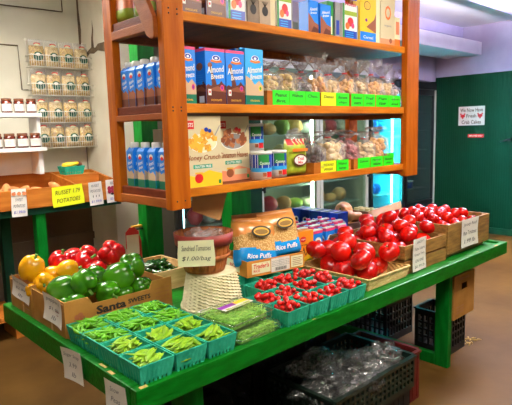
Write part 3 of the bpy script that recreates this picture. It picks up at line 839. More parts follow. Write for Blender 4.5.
pep = [  # colour, x, y, z, rot, scale, label
 ('y', .075, 1.075, .965, (20, 10, 30), 1.0, 'round yellow pepper at the far left corner of the far box'),
 ('y', .165, 1.05, .915, (80, 0, 40), .85, 'small yellow pepper lying beside the round yellow pepper'),
 ('y', .10, 1.0, .905, (95, 0, -20), .8, 'yellow pepper lying low at the rim between the two boxes'),
 ('y', .05, 1.02, .875, (60, 30, 0), .55, 'tiny yellow pepper tucked below the round yellow pepper'),
 ('y', .215, .985, .935, (75, 20, 70), .98, 'long yellow pepper lying highest, next to the red peppers'),
 ('r', .235, 1.12, .955, (15, 10, 0), 1.05, 'red pepper with upright green stem above the yellow ones'),
 ('r', .33, 1.19, .95, (70, 0, 60), .85, 'red pepper behind the upright stemmed red pepper'),
 ('r', .41, 1.17, .955, (60, 0, 200), .9, 'red pepper at the back right of the far box'),
 ('r', .335, 1.045, .95, (50, 30, 10), 1.05, 'shiny red pepper in the middle of the red ones'),
 ('r', .335, .93, .925, (100, 0, 20), .85, 'red pepper lying just above the green peppers'),
 ('r', .475, 1.03, .975, (120, 0, 150), 1.15, 'big red pepper highest at the right end'),
 ('r', .43, 1.11, .91, (60, 0, 90), .8, 'small red pepper below the big right one'),
 ('g', .11, .80, .905, (75, 10, 60), 1.1, 'green pepper lying at the left end of the near box'),
 ('g', .185, .74, .935, (130, 20, 20), 1.08, 'large green pepper on top, left of middle of the near box'),
 ('g', .26, .675, .885, (100, 0, 10), .95, 'green pepper in the middle of the near box facing out'),
 ('g', .345, .725, .93, (70, 20, 80), 1.12, 'glossy green pepper lying across the middle of the pile'),
 ('g', .46, .80, .945, (20, -20, 0), 1.1, 'green pepper standing highest at the right of the pile'),
 ('g', .115, .688, .865, (80, 0, 90), .8, 'low green pepper at the front left corner of the near box'),
 ('g', .35, .685, .85, (80, 0, 100), .75, 'half-hidden green pepper behind the word on the near box'),
 ('g', .435, .69, .865, (60, 0, 30), .82, 'small green pepper near the right end of the near box'),
 ('g', .485, .735, .855, (100, 0, 60), .75, 'small green pepper low in the right corner of the near box'),
 ('g', .40, .90, .89, (80, 0, 60), .9, 'green pepper at the back of the near box beside the red ones'),
 ('g', .27, .80, .93, (60, 30, 200), .95, 'green pepper in the second line between the two largest ones'),
 ('g', .085, .73, .86, (70, 0, 10), .6, 'small green pepper low against the left end of the near box'),
 ('g', .27, .682, .85, (110, 0, 80), .68, 'small green pepper low at the front middle of the near box'),
 ('g', .18, .90, .86, (80, 0, 20), .95, 'green pepper at the back left of the near box under the yellow one'),
]
PB = {}
for i, (c, x, y, z, r, s, l) in enumerate(pep):
    k = (c, i % 3)
    if k not in PB: PB[k] = Maker(lambda c=c, i=i: bell({'y': PEPY, 'r': PEPR, 'g': PEPG}[c], i + 3, 1.15 if i % 3 == 0 else 1.0))
    tag(PB[k]((x, y, z), tuple(R_(q) for q in r), (s, s, s)), l, 'pepper', {'y': 'yellow peppers', 'r': 'red peppers', 'g': 'green peppers'}[c])

def crate(name, x0, y0, x1, y1, z0, z1, mat, label, slats=2, rz=0., inner=None, T=.014, cat='crate', post=True):
    t = tag(empty(name, (x0, y0, z0), rz), label, cat); w = x1 - x0; d = y1 - y0; h = z1 - z0
    MB().box(T, T, .0, w - T, d - T, .01, mat).build('bottom_panel', t)
    gap = .012 if slats > 1 else 0; sh = (h - gap * (slats - 1)) / slats
    for k in range(slats):
        a = k * (sh + gap); b = a + sh
        MB().box(0, 0, a, w, T, b, mat).build('slat', t, bevel=.0015); MB().box(0, d - T, a, w, d, b, mat).build('slat', t, bevel=.0015)
        MB().box(0, T + .0005, a, T, d - T - .0005, b, mat).build('end_slat', t, bevel=.0015); MB().box(w - T, T + .0005, a, w, d - T - .0005, b, mat).build('end_slat', t, bevel=.0015)
    if post:
        for (a, b) in ((T, T), (w - T - .03, T), (T, d - T - .03), (w - T - .03, d - T - .03)):
            MB().box(a + .0005, b + .0005, .011, a + .0295, b + .0295, h - .004, mat).build('corner_post', t)
    if inner:
        MB().box(T + .002, T + .031, inner - .006, w - T - .002, d - T - .031, inner, CARD).build('liner', t)
    return t

# dark green peppers crate
crate('wooden_basket_box', .60, .91, .93, 1.27, TZ, .845, CRATEL, 'pale wooden box of dark green hot peppers beyond the Santa Sweets box', 1, 0, None, .01, 'box', False)
def chili(seed):
    R = random.Random(seed); t = empty('hot_pepper', (0, 0, 0)); n = 9; L = .09
    pts = [(L * (i / (n - 1) - .5), .012 * math.sin(i / (n - 1) * 2.5 + seed), .004 * math.sin(i)) for i in range(n)]
    MB().tube(pts, [.006, .012, .0145, .015, .0145, .013, .011, .007, .002], OKRA, 9).build('fruit', t)
    MB().tube([pts[0], (pts[0][0] - .012, pts[0][1], .004)], .003, STEMG, 6).build('stem', t)
    return t
class HField:
    """height field so long things lie on one another"""
    def __init__(s, x0, y0, x1, y1, z0, res=.006):
        s.x0, s.y0, s.res = x0, y0, res; s.nx = int((x1 - x0) / res) + 1; s.ny = int((y1 - y0) / res) + 1
        s.z0 = z0; s.h = [[z0] * s.nx for _ in range(s.ny)]; s.x1 = x1; s.y1 = y1
    def at(s, x, y):
        i = int((x - s.x0) / s.res); j = int((y - s.y0) / s.res)
        if 0 <= i < s.nx and 0 <= j < s.ny: return s.h[j][i]
        return s.z0
    def put(s, x, y, z):
        i = int((x - s.x0) / s.res); j = int((y - s.y0) / s.res)
        for a in (-1, 0, 1):
            for b in (-1, 0, 1):
                if 0 <= i + a < s.nx and 0 <= j + b < s.ny: s.h[j + b][i + a] = max(s.h[j + b][i + a], z)
    def lay(s, x, y, ang, L, t):
        n = 7; zs = []
        for k in range(n):
            q = (k / (n - 1) - .5) * L
            zs.append(s.at(x + q * math.cos(ang), y + q * math.sin(ang)))
        za = max(zs[:4]); zb = max(zs[3:]); slope = max(-.35, min(.35, (zb - za) / (L * .6)))
        z = max(zs[k] - slope * (k / (n - 1) - .5) * L for k in range(n)) + t / 2
        for k in range(n * 2):
            q = (k / (n * 2 - 1) - .5) * L
            s.put(x + q * math.cos(ang), y + q * math.sin(ang), z + slope * q + t / 2)
        return z, -math.atan(slope)
R = random.Random(3)
CHm = [Maker(lambda k=k: chili(k)) for k in range(3)]
hf = HField(.615, .925, .915, 1.255, .79)
MB().box(.612, .922, .78, .918, 1.258, .789, CARD).build('liner', bpy.data.objects['wooden_basket_box']).matrix_parent_inverse = Matrix.Translation((-.60, -.91, -TZ))
pl = []
for k in range(44):
    x = R.uniform(.665, .865); y = R.uniform(.97, 1.21); a = R.uniform(0, PI)
    if k > 26: x = .765 + (x - .765) * .7; y = 1.09 + (y - 1.09) * .7
    f_ = k / 44; z = .80 + .045 * f_ + .02 * (1 - min(1, math.hypot((x - .765) / .13, (y - 1.09) / .15))); p = R.uniform(-.25, .25)
    pl.append((x, y, z, a, p))
for k, (x, y, z, a, p) in enumerate(pl):
    tag(CHm[k % 3]((x, y, z), (0, p, a)), 'glossy dark green hot pepper heaped in the pale wooden box', 'pepper', 'dark green hot peppers')

# quart baskets ---------------------------------------------------------
def quart():
    mb = MB(); T = .140; B = .115; H = .085; n = 14
    rows = [(0, 0), (.010, 1), (.028, 2), (H - .008, 3), (H, 4)]
    def P(side, k, z):
        f = B / 2 + (T / 2 - B / 2) * z / H; u = -f + 2 * f * k / n
        corr = .0012 * (1 if k % 2 else -1) if 0 < k < n and z < H - .012 else 0
        a = f + corr
        return ((u, -a, z), (a, u, z), (-u, a, z), (-a, -u, z))[side]
    for s_ in range(4):
        for r in range(4):
            z0, z1 = rows[r][0], rows[r + 1][0]
            for k in range(n):
                if r == 1 and k % 2 == 1 and 0 < k < n - 1: continue
                mb.add([P(s_, k, z0), P(s_, k + 1, z0), P(s_, k + 1, z1), P(s_, k, z1)], [(0, 1, 2, 3)], TEAL)
    mb.add([(-B / 2, -B / 2, .001), (B / 2, -B / 2, .001), (B / 2, B / 2, .001), (-B / 2, B / 2, .001)], [(0, 1, 2, 3)], TEAL)
    t = empty('quart_basket', (0, 0, 0)); mb.build('basket_wall', t, solid=.002)
    r = MB(); a = T / 2; b = a - .004
    for (x0, y0, x1, y1) in ((-a, -a, a, -b), (-a, b, a, a), (-a, -b, -b, b), (b, -b, a, b)): r.box(x0, y0, H - .006, x1, y1, H + .001, TEAL)
    r.build('rim', t)
    return t
QB = Maker(quart)
def pod(flat, seed):
    mb = MB(); n = 12; L = .110 if flat else .075; W = .0125 if flat else .0068; H = .0045 if flat else .0058
    vs = []; fs = []; m = 8
    for i in range(n + 1):
        u = i / n; w = W * max(.08, math.sin(PI * u) ** (.55 if flat else .7)); h = H * max(.1, math.sin(PI * u) ** .5) * (1 + .25 * math.sin(u * 34) ** 2 * (1 if not flat else .6))
        cy = .10 * L * math.sin(PI * u) * (1 if seed % 2 else -.7); x = (u - .5) * L
        for k in range(m):
            a = 2 * PI * k / m
            vs.append((x, cy + w * math.cos(a), h * math.sin(a)))
    for i in range(n):
        for k in range(m): fs.append((i * m + k, (i + 1) * m + k, (i + 1) * m + (k + 1) % m, i * m + (k + 1) % m))
    mb.add(vs, fs, FLATP if flat else PEA, True)
    mb.tube([(-L / 2, 0, 0), (-L / 2 - .007, .001, .001)], .0014, STEMG, 5)
    return mb
PODS = {(f, s): Maker(lambda f=f, s=s: pod(f, s).build('snow_pea_pod' if f else 'snap_pea_pod')) for f in (True, False) for s in (0, 1, 2)}
fill = {True: MB(), False: MB()}
R = random.Random(11)
rowname = ['front row', 'second row', 'third row', 'back row']; colname = ['left', 'middle', 'right']
for j in range(4):
    for i in range(3):
        x = .095 + .1465 * i; y = .082 + .1465 * j
        tag(QB((x, y, TZ + .0005), (0, 0, 0)), 'teal quart basket of pea pods, %s basket in the %s' % (colname[i], rowname[j]), 'basket', 'teal baskets of peas')
        flat = j < 2
        N = 24 if flat else 36; nf = 26 if flat else 36; L = .105 if flat else .075
        rim = TZ + .085; lim = .062
        for k in range(nf + N):
            top = k >= nf
            a = R.gauss(.7, .45) if flat else R.uniform(0, PI)
            ca, sa = abs(math.cos(a)), abs(math.sin(a)); half = L * .46
            if flat: mx, my = max(.006, lim - .002 - half * 1.1 * ca), max(.006, lim - .002 - half * 1.1 * sa)
            else: mx, my = max(.012, .074 - half * ca), max(.012, .074 - half * sa)
            px = x + R.uniform(-1, 1) * mx; py = y + R.uniform(-1, 1) * my
            rr = min(1, math.hypot(px - x, py - y) / .06); fr = (k - nf) / N if top else 0
            if flat: z = rim - .026 + fr * .026 + .010 * (1 - rr) if top else rim - .042 + .014 * R.random()
            else: z = rim - .012 + fr * .012 + .016 * (1 - rr * rr) if top else rim - .03 + .02 * R.random()
            p = R.uniform(-.16, .16) if flat else R.uniform(-.25, .25)
            if not top:
                mp = pod(flat, k % 3); fb = fill[flat]
                X = Matrix.Translation((px, py, z)) @ Matrix.Rotation(a, 4, 'Z') @ Matrix.Rotation(p, 4, 'Y')
                fb.X = X; fb.add([tuple(v) for v in mp.v], mp.f, FLATP if flat else PEA, True); fb.X = Matrix()
            else:
                s = R.choice((0, 1, 2))
                tag(PODS[(flat, s)]((px, py, z), (R.uniform(-.4, .4), p, a + (PI if R.random() < .5 else 0))),
                    ('flat pale green pod' if flat else 'plump bright green pod') + ' heaped in the %s teal basket of the %s' % (colname[i], rowname[j]), 'pea pod',
                    ('flat pods' if flat else 'plump pods') + ' in the %s basket, %s' % (colname[i], rowname[j]))
tag(fill[True].build('snow_pea_pile'), 'flat pale green pods lying underneath in the two nearest rows of teal baskets', 'pea pods', kind='stuff')
tag(fill[False].build('snap_pea_pile'), 'plump green pods lying underneath in the two back rows of teal baskets', 'pea pods', kind='stuff')

# cherry tomatoes -------------------------------------------------------
def cherry(seed):
    R = random.Random(seed); mb = MB()
    mb.ball((0, 0, 0), (.0125, .0125, .0165), CHER, 12, 9, lambda th, p: 1 - .12 * math.exp(-(th / .3) ** 2))
    return mb.build('cherry_tomato')
CM = [Maker(lambda k=k: cherry(k)) for k in range(2)]
cfill = MB(); R = random.Random(5)
cells = [(i, j) for j in range(3) for i in range(4) if not (j == 2 and i == 0)] 
cn = ['leftmost', 'second', 'third', 'rightmost']; rn = ['front row', 'middle row', 'back row']
for (i, j) in cells:
    x = .818 + .145 * i; y = .082 + .1455 * j
    if j == 1 and i == 0: x += .01
    tag(QB((x, y, TZ + .0005)), 'teal basket of cherry tomatoes, %s basket in the %s' % (cn[i], rn[j]), 'basket', 'teal baskets of cherry tomatoes')
    pp = deposit(x - .056, x + .056, y - .056, y + .056, TZ + .030, [R.uniform(.0135, .0165) for _ in range(24)], R, 60, .30)
    pp.sort(key=lambda q: -q[2])
    for k, (a, b, c, r) in enumerate(pp):
        s = r / .0145
        if k < 19:
            tag(CM[k % 2]((a, b, c), (R.uniform(0, 3), R.uniform(0, 3), R.uniform(0, 3)), (s, s, s)), 'small red cherry tomato on top in the %s basket, %s' % (cn[i], rn[j]), 'tomato', 'cherry tomatoes in the %s basket, %s' % (cn[i], rn[j]))
        else:
            cfill.ball((a, b, c), (r * .93, r * .93, r), CHER, 8, 6)
tag(cfill.build('cherry_tomato_pile'), 'red cherry tomatoes lying underneath in the teal baskets', 'tomatoes', kind='stuff')
for k, (x, y) in enumerate(((.958, .525), (1.103, .52), (1.248, .52), (1.03, .667), (1.175, .667), (1.32, .667))):
    tag(QB((x, y, TZ + .0005)), 'empty teal basket under the rice puff tray, %s' % ('left front', 'middle front', 'right front', 'left back', 'middle back', 'right back')[k], 'basket', 'teal baskets under the rice tray')

# large tomatoes --------------------------------------------------------
def tomato(r, seed, mat, cal=True):
    R = random.Random(seed); nl = R.choice((5, 6, 7)); ph = R.uniform(0, 6); am = R.uniform(.04, .12)
    t = empty('tomato', (0, 0, 0)); mb = MB()
    def f(th, p):
        dim = 1 - .3 * math.exp(-(th / .3) ** 2) - .06 * math.exp(-((PI - th) / .4) ** 2)
        lob = 1 + am * (math.cos((p + ph) * nl) * .5) * (.35 + math.exp(-(th / 1.3) ** 2)) * 1.1
        return dim * lob * (1 + .05 * noise.noise(Vector((math.cos(p) * .9 + seed, math.sin(p) * .9, th))))
    mb.ball((0, 0, 0), (r, r, r * .84), mat, 28, 18, f); mb.build('fruit', t)
    if cal:
        c = MB(); z = r * .60
        for k in range(5):
            a = 2 * PI * k / 5 + ph; d = Vector((math.cos(a), math.sin(a), 0)); n_ = Vector((-d.y, d.x, 0))
            p0 = Vector((0, 0, z)); p1 = d * r * .22 + Vector((0, 0, z + r * .06)); p2 = d * r * .42 + Vector((0, 0, z + r * .16))
            c.add([p0 + n_ * .003, p0 - n_ * .003, p1 - n_ * .005, p1 + n_ * .005, p2], [(0, 1, 2, 3), (3, 2, 4)], CALYX)
        c.tube([(0, 0, z), (.002, 0, z + r * .22)], .0025, CALYX, 6)
        c.build('calyx', t)
    return t
def pile(box, z0, n, rr, nrows, where, mats, seed, dome, grp, proto_r, size_word, tries=90):
    R = random.Random(seed); rads = [R.uniform(*rr) for _ in range(n)]; rads.sort(reverse=True)
    pp = deposit(*box, z0, rads, R, tries, dome, .88)
    labs = rowlabels(pp, nrows)
    mk = [Maker(lambda k=k: tomato(proto_r, seed + k, mats[k % len(mats)], k % 2 == 0)) for k in range(4)]
    out = []
    for k, (x, y, z, r) in enumerate(pp):
        s = r / proto_r
        rot = (R.uniform(-.9, .9) + (PI if k % 3 else 0), R.uniform(-.7, .7), R.uniform(0, 6))
        o = mk[k % 4]((x, y, z), rot, (s, s, s * R.uniform(.95, 1.08)))
        tag(o, '%s red tomato %s, %s' % (size_word, where, labs[k]), 'tomato', grp)
    return pp
# yellow wicker tray
wt = tag(empty('shallow_wicker_tray', (1.635, .325, TZ), 0.), 'shallow pale yellow woven tray of large tomatoes', 'tray')
YW = M('pale yellow woven strips', (206, 172, 104), .6, (230, 204, 140), 26, (1, 1, 3), bump=.4, bs=40)
w, d, h = .19, .235, .066; mb = MB()
def traywall(mb, a, b, z0, z1):
    pass
for (xa, ya, xb, yb) in ((-w, -d, w, -d), (w, -d, w, d), (w, d, -w, d), (-w, d, -w, -d)):
    n = 26
    def fn(u, v, xa=xa, ya=ya, xb=xb, yb=yb):
        k = 1 + .07 * v; j = round(u * n); off = .0022 * (1 if (j + int(v * 5.99)) % 2 else -1)
        x = (xa + (xb - xa) * u) * k; y = (ya + (yb - ya) * u) * k
        nx, ny = (yb - ya), -(xb - xa); L = math.hypot(nx, ny)
        return (x + nx / L * off, y + ny / L * off, .004 + v * (h - .004))
    mb.grid(fn, n, 5, YW, False)
mb.build('woven_wall', wt, solid=.004)
MB().box(-w, -d, 0, w, d, .004, YW).build('tray_floor', wt)
mb = MB(); W2 = w * 1.075; D2 = d * 1.075
for (a, b, c, e) in ((-W2, -D2 - .005, W2, -D2 + .005), (-W2, D2 - .005, W2, D2 + .005)): mb.box(a, b, h - .004, c, e, h + .004, YW)
for (a, b, c, e) in ((-W2 - .005, -D2 + .006, -W2 + .005, D2 - .006), (W2 - .005, -D2 + .006, W2 + .005, D2 - .006)): mb.box(a, b, h - .004, c, e, h + .004, YW)
mb.build('rim', wt, bevel=.001)
pile((1.44, 1.83, .08, .575), TZ + .005, 15, (.060, .068), 4, 'in the yellow tray', (TOM, TOM2), 21, .10, 'large tomatoes in the yellow tray', .068, 'large glossy', 500)
# crate 1
crate('wooden_crate', 1.835, .105, 2.335, .66, TZ, .905, CRATEW, 'weathered wooden crate of red tomatoes, the nearer of two', 2, 0, .085)
pile((1.84, 2.315, .13, .64), TZ + .085, 28, (.048, .058), 5, 'in the nearer crate', (TOM, TOM2), 33, .22, 'tomatoes in the nearer crate', .054, 'round')
# crate 2
crate('wooden_crate', 2.345, .10, 2.965, .66, TZ + .03, .96, CRATEW, 'taller wooden crate of small red tomatoes at the far table end', 1, 0, .11)
tag(MB().box(2.36, .13, TZ + .001, 2.95, .17, TZ + .0295, CRATEL).build('wood_strip'), 'thin wooden strip under the front of the far tomato crate', 'wood')
tag(MB().box(2.36, .58, TZ + .001, 2.95, .62, TZ + .0295, CRATEL).build('wood_strip'), 'thin wooden strip under the back of the far tomato crate', 'wood')
pile((2.36, 2.95, .12, .645), TZ + .145, 46, (.038, .047), 5, 'in the far crate', (TOM2, TOM), 47, .25, 'small tomatoes in the far crate', .044, 'small')
# cardboard flap at the back of crate 2
mb = MB(); mb.X = Matrix.Translation((2.40, .675, .742)) @ Matrix.Rotation(-.30, 4, 'X')
mb.grid(lambda u, v: (u * .45, .01 * math.sin(u * 3), v * (.25 + .03 * u)), 8, 3, KRAFT)
tag(mb.build('cardboard_sheet', solid=.003), 'tan cardboard sheet leaning behind the far tomato crate', 'cardboard')

# bushel basket on an upturned wicker basket -----------------------------
BXc, BYc = .725, .50
wb = tag(empty('wicker_basket', (BXc, BYc, TZ)), 'cream white woven wicker basket turned upside down under the bushel basket', 'basket')
def wk(u, v):
    a = u * 2 * PI; j = round(u * 64); i = round(v * 24)
    r = .15 - .03 * v + .0045 * (1 if (j // 2 + i) % 2 else -1)
    return (r * math.cos(a), r * math.sin(a), .012 + v * .178)
mb = MB(); mb.grid(wk, 64, 24, WICK, False)
mb.lathe([(.121, .188), (.11, .194), (.02, .196)], WICK, 40)
mb.build('woven_body', wb)
mb = MB()
for k in range(3):
    mb.tube([((.150 + .002 * k) * math.cos(a * PI / 24 + k), (.150 + .002 * k) * math.sin(a * PI / 24 + k), .006 + .009 * k + .003 * math.sin(a * 4)) for a in range(49)], .006, WICK, 6, False)
mb.build('rim', wb)
BXc, BYc = .695, .515
bb = tag(empty('bushel_basket', (BXc, BYc, TZ + .197)), 'brown slatted bushel basket with a dark red rim, on the cream wicker basket', 'basket')
mb = MB(); n = 18
for k in range(n):
    a0 = 2 * PI * k / n; a1 = a0 + 2 * PI / n * .93
    pts = []; 
    def sl(u, v, a0=a0, a1=a1, k=k):
        a = a0 + (a1 - a0) * u; r = .094 + .042 * (v ** .8) + .0015 * (k % 2)
        return (r * math.cos(a), r * math.sin(a), .004 + v * .185)
    mb.grid(sl, 4, 8, SLAT)
mb.build('slats', bb, solid=.003)
MB().lathe([(.096, .002), (.096, .006)], SLAT, 30).build('basket_floor', bb)
for nm, z, r0, hh, mt in (('rim_hoop', .135, .1385, .055, HOOP), ('middle_hoop', .068, .124, .02, SLAT)):
    MB().lathe([(r0 - .004, z), (r0, z), (r0 + .006, z + hh), (r0, z + hh), (r0 - .004, z)], mt, 40, caps=False).build(nm, bb)
def crumple(mb, w, d, h, mat, seed, nu=26, nv=14, amp=.35, hf=.6, sm=False):
    S_ = seed * 3.1
    def f(th, p):
        v = Vector((math.sin(th) * math.cos(p), math.sin(th) * math.sin(p), math.cos(th)))
        return 1 + amp * noise.noise(v * 2.2 + Vector((S_, 0, 0))) + amp * hf * noise.noise(v * 6 + Vector((0, S_, 0)))
    mb.ball((0, 0, h / 2), (w / 2, d / 2, h / 2), mat, nu, nv, f, smooth=sm)
DRT = M('dried tomato slices', (150, 40, 26), .5, (190, 80, 50), 40, bump=.3)
for k, (x, y, l) in enumerate(((-.045, -.03, 'left'), (.055, -.01, 'right'), (0, .06, 'rear'))):
    t = tag(empty('plastic_bag', (BXc + x, BYc + y, TZ + .285)), 'clear bag of dried tomatoes in the bushel basket, %s one' % l, 'bag', 'bags of dried tomatoes')
    mb = MB(); crumple(mb, .10, .09, .07, DRT, k + 2); mb.build('contents', t)
    mb = MB(); crumple(mb, .12, .12, .11, FILM, k + 9); mb.build('film', t)

# herb clamshells --------------------------------------------------------
def clamshell(w, d, h, strip):
    t = empty('herb_clamshell', (0, 0, 0)); R = random.Random(int(w * 1000))
    mb = MB()
    for q in range(420):
        x = R.uniform(-w / 2 + .02, w / 2 - .02); y = R.uniform(-d / 2 + .015, d / 2 - .015); z = h * (.3 + .62 * R.random())
        a = R.gauss(.5, .7); L = R.uniform(.03, .06)
        pts = [(max(-w / 2 + .01, min(w / 2 - .01, x + L * (s - .5) * math.cos(a))), max(-d / 2 + .01, min(d / 2 - .01, y + L * (s - .5) * math.sin(a) + .004 * math.sin(s * 5))), max(.005, min(h - .008, z + R.uniform(-.006, .006)))) for s in (0, .33, .66, 1)]
        mb.tube(pts, [.0016, .0022, .0018, .0008], DILL, 3, False)
    mb.box(-w / 2 + .02, -d / 2 + .02, .006, w / 2 - .02, d / 2 - .02, h * .55, M('herb inner green', (88, 160, 36), .7, (150, 204, 76), 60, bump=.5))
    o = mb.build('herb_sprigs', t); o['kind'] = 'stuff'; o['label'] = 'feathery green herb sprigs'
    c = MB(); b = .012
    c.box(-w / 2, -d / 2, 0, w / 2, d / 2, h, CLAM)
    c.build('clear_shell', t, bevel=.01)
    r = MB()
    r.tube([(-w / 2, -d / 2, h * .55), (w / 2, -d / 2, h * .55), (w / 2, d / 2, h * .55), (-w / 2, d / 2, h * .55), (-w / 2, -d / 2, h * .55)], .003, CLAM, 6)
    r.build('hinge_lip', t)
    if strip:
        l = MB(); T = Matrix.Translation((0, 0, h + .0004))
        l.rect(T, -w * .28, -.005, w * .42, d * .27, PAPER); l.rect(T, -w * .28, .022, w * .1, d * .26, PURP, .001); l.rect(T, w * .1, .022, w * .42, d * .26, YEL, .001); l.rect(T, -w * .22, -.002, w * .38, .014, LGREEN, .001)
        l.text(T, 'FRESH DILL', 0.01, .007, .09, .008, WHITE, .002)
        l.build('printed_label', t)
    return t
o = clamshell(.24, .18, .055, False); o.location = (.605, .12, TZ + .001); o.rotation_euler = (0, 0, R_(3)); tag(o, 'clear clamshell of feathery herbs lying lowest beside the cherry tomatoes', 'clamshell', 'herb clamshells')
o = clamshell(.25, .20, .06, True); o.location = (.59, .165, TZ + .057); o.rotation_euler = (0, 0, R_(6)); tag(o, 'clear clamshell of herbs with purple and yellow label, on top of another', 'clamshell', 'herb clamshells')
o = clamshell(.11, .08, .08, True); o.location = (.53, .305, TZ + .001); o.rotation_euler = (0, 0, R_(10)); tag(o, 'small clamshell of herbs against the cream wicker basket', 'clamshell', 'herb clamshells')

# squash and the trays at the table back ---------------------------------
crate('wooden_tray', 2.42, .95, 2.83, 1.27, TZ, .86, DKWOOD, 'low dark wooden tray of tan squashes behind the tomatoes', 1, 0, .06, .012, 'tray')
def squash(s, loc, rot, lab):
    t = tag(empty('butternut_squash', loc), lab, 'squash', 'tan squashes'); t.rotation_euler = rot
    MB().lathe([(.004 * s, -.14 * s), (.045 * s, -.135 * s), (.07 * s, -.10 * s), (.075 * s, -.07 * s), (.066 * s, -.03 * s), (.048 * s, .01 * s), (.044 * s, .06 * s), (.046 * s, .11 * s), (.036 * s, .135 * s), (.008 * s, .142 * s)], SQUASH, 24).build('fruit', t)
    MB().tube([(0, 0, .138 * s), (.004, 0, .16 * s)], .009 * s, STEMG, 7).build('stem', t)
squash(1.0, (2.60, 1.14, .93), (R_(78), 0, R_(-60)), 'tan butternut squash resting on the dark tray beside the blue boxes')
squash(.72, (2.56, 1.02, .90), (R_(95), 0, R_(80)), 'smaller tan squash lying in front of the butternut squash')
crate('wooden_tray', 2.88, .80, 3.01, 1.27, TZ, .885, DKWOOD, 'narrow brown wooden tray of little jars at the back of the table', 1, 0, .10, .01, 'tray', False)
def sjar(r, h, body, lid, lab=True):
    t = empty('jar', (0, 0, 0))
    MB().lathe([(r * .92, 0), (r, .004), (r, h * .78), (r * .82, h * .86)], body, 16).build('glass_body', t)
    MB().lathe([(r * .88, h * .84), (r * .9, h * .86), (r * .9, h), (r * .8, h + .001)], lid, 16).build('lid', t)
    if lab:
        m = MB(); m.grid(lambda u, v: ((r + .0008) * math.cos(-2.9 + u * 2.3), (r + .0008) * math.sin(-2.9 + u * 2.3), h * .12 + v * h * .5), 10, 1, PAPER)
        a = -2.0; F = FR(math.cos(a) * (r + .0025), math.sin(a) * (r + .0025), h * .38, a + PI / 2)
        for q in range(3): m.rect(F, -r * .4, (q - 1) * h * .1, r * .4, (q - 1) * h * .1 + .002, GREY, .001)
        m.build('paper_label', t)
    return t
GL = M('gold lid', (206, 190, 130), .35, metal=.4)
SJ = Maker(lambda: sjar(.026, .07, HONEY, GL, False))
for j in range(8):
    for i in range(2):
        tag(SJ((2.915 + .056 * i, .835 + .056 * j, TZ + .101)), 'little pale-lidded jar in the narrow brown tray, %s from the front in the %s line' % (ORD[j], ('left', 'right')[i]), 'jar', 'little jars in the brown tray')

# fire extinguisher on the green post --------------------------------------
fe = tag(empty('fire_extinguisher', (.61, 1.36, .86)), 'red fire extinguisher with a white tag standing behind the hot pepper box', 'extinguisher')
fe.location = (.60, 1.25, 0)
fe.location = (.825, 1.40, 0)
mb = MB(); mb.lathe([(.04, .62), (.043, .64), (.043, .93), (.036, .96), (.02, .98), (.014, .985)], RED, 22); mb.build('cylinder', fe)
MB().box(-.015, -.015, .985, .015, .015, 1.0, BLKST).box(-.015, -.012, 1.0, .06, .012, 1.008, BLKST).box(-.015, -.01, 1.015, .055, .01, 1.028, GOLD).build('valve', fe)
MB().box(-.03, -.03, 0, .03, .03, .62, DKGREEN).build('stand', fe)
MB().add([(-.085, -.045, .90), (-.005, -.065, .90), (-.005, -.065, 1.0), (-.03, -.058, 1.03), (-.06, -.052, 1.03), (-.085, -.045, 1.0)], [(0, 1, 2, 3, 4, 5)], RED).add([(-.082, -.050, .86), (-.008, -.0685, .86), (-.008, -.0685, .985), (-.082, -.050, .985)], [(0, 1, 2, 3)], PAPER).build('inspection_tag', fe, solid=.001)

# brown paper hanging under the shelf --------------------------------------
mb = MB(); mb.add([(-.02, 0, 0), (.19, -.02, 0), (.145, -.01, -.145), (.13, -.012, -.155), (-.02, 0, -.09)], [(0, 4, 3, 2, 1)], KRAFT)
tag(mb.build('brown_paper', loc=(.69, .56, 1.3095), solid=.002), 'brown paper sheet hanging from the underside of the lower shelf', 'paper')

# ------------------------------------------------------------------ trays of bagged snacks
def snackbag(w, d, h, content, seed, ch=.5, tie=True):
    """clear bag tied at the neck with lumps inside; base z=0"""
    t = empty('snack_bag', (0, 0, 0)); R = random.Random(seed); mb = MB()
    for q in range(80):
        a = R.uniform(0, 2 * PI); r = math.sqrt(R.random()) * .98; z = R.uniform(.06, ch) * h; k = 1 - .3 * z / (ch * h)
        s = R.uniform(.12, .18) * w
        mb.ball((math.cos(a) * r * w / 2 * k, math.sin(a) * r * d / 2 * k, z), (s, s * .8, s * .55), content, 7, 5, None, True, Matrix.Rotation(R.uniform(0, 3), 3, 'X') @ Matrix.Rotation(R.uniform(0, 3), 3, 'Z'))
    o = mb.build('contents', t); o['kind'] = 'stuff'
    f = MB(); n = 30; prof = [(.3, 0), (.95, .02), (1.08, .15), (1.1, .3), (1.0, ch), (.6, ch + .10), (.2, ch + .18), (.16, ch + .2), (.4, ch + .27), (.75, ch + .36), (1.0, 1.0)]
    S_ = seed * 1.7
    def P(i, k):
        r, z = prof[i]; a = 2 * PI * k / n
        nn = noise.noise(Vector((math.cos(a) * 3 + S_, math.sin(a) * 3, z * 5))) * .4 + noise.noise(Vector((math.cos(a) * 6, math.sin(a) * 6 + S_, z * 12))) * (.25 + .5 * max(0, z - ch))
        sl = .25 * max(0, z - ch) * math.sin(S_)
        return ((r * (1 + nn) * math.cos(a) + sl) * w / 2, (r * (1 + nn) * math.sin(a)) * d / 2, (z + (.05 * nn if i > 8 else 0)) * h)
    f.add([P(i, k) for i in range(len(prof)) for k in range(n)], [(i * n + k, i * n + (k + 1) % n, (i + 1) * n + (k + 1) % n, (i + 1) * n + k) for i in range(len(prof) - 1) for k in range(n)], FILM)
    f.build('clear_film', t)
    MB().lathe([(w * .11, (ch + .18) * h), (w * .11, (ch + .2) * h)], RED, 10, c=(.25 * .19 * math.sin(S_) * w / 2, 0, 0)).build('twist_tie', t)
    return t
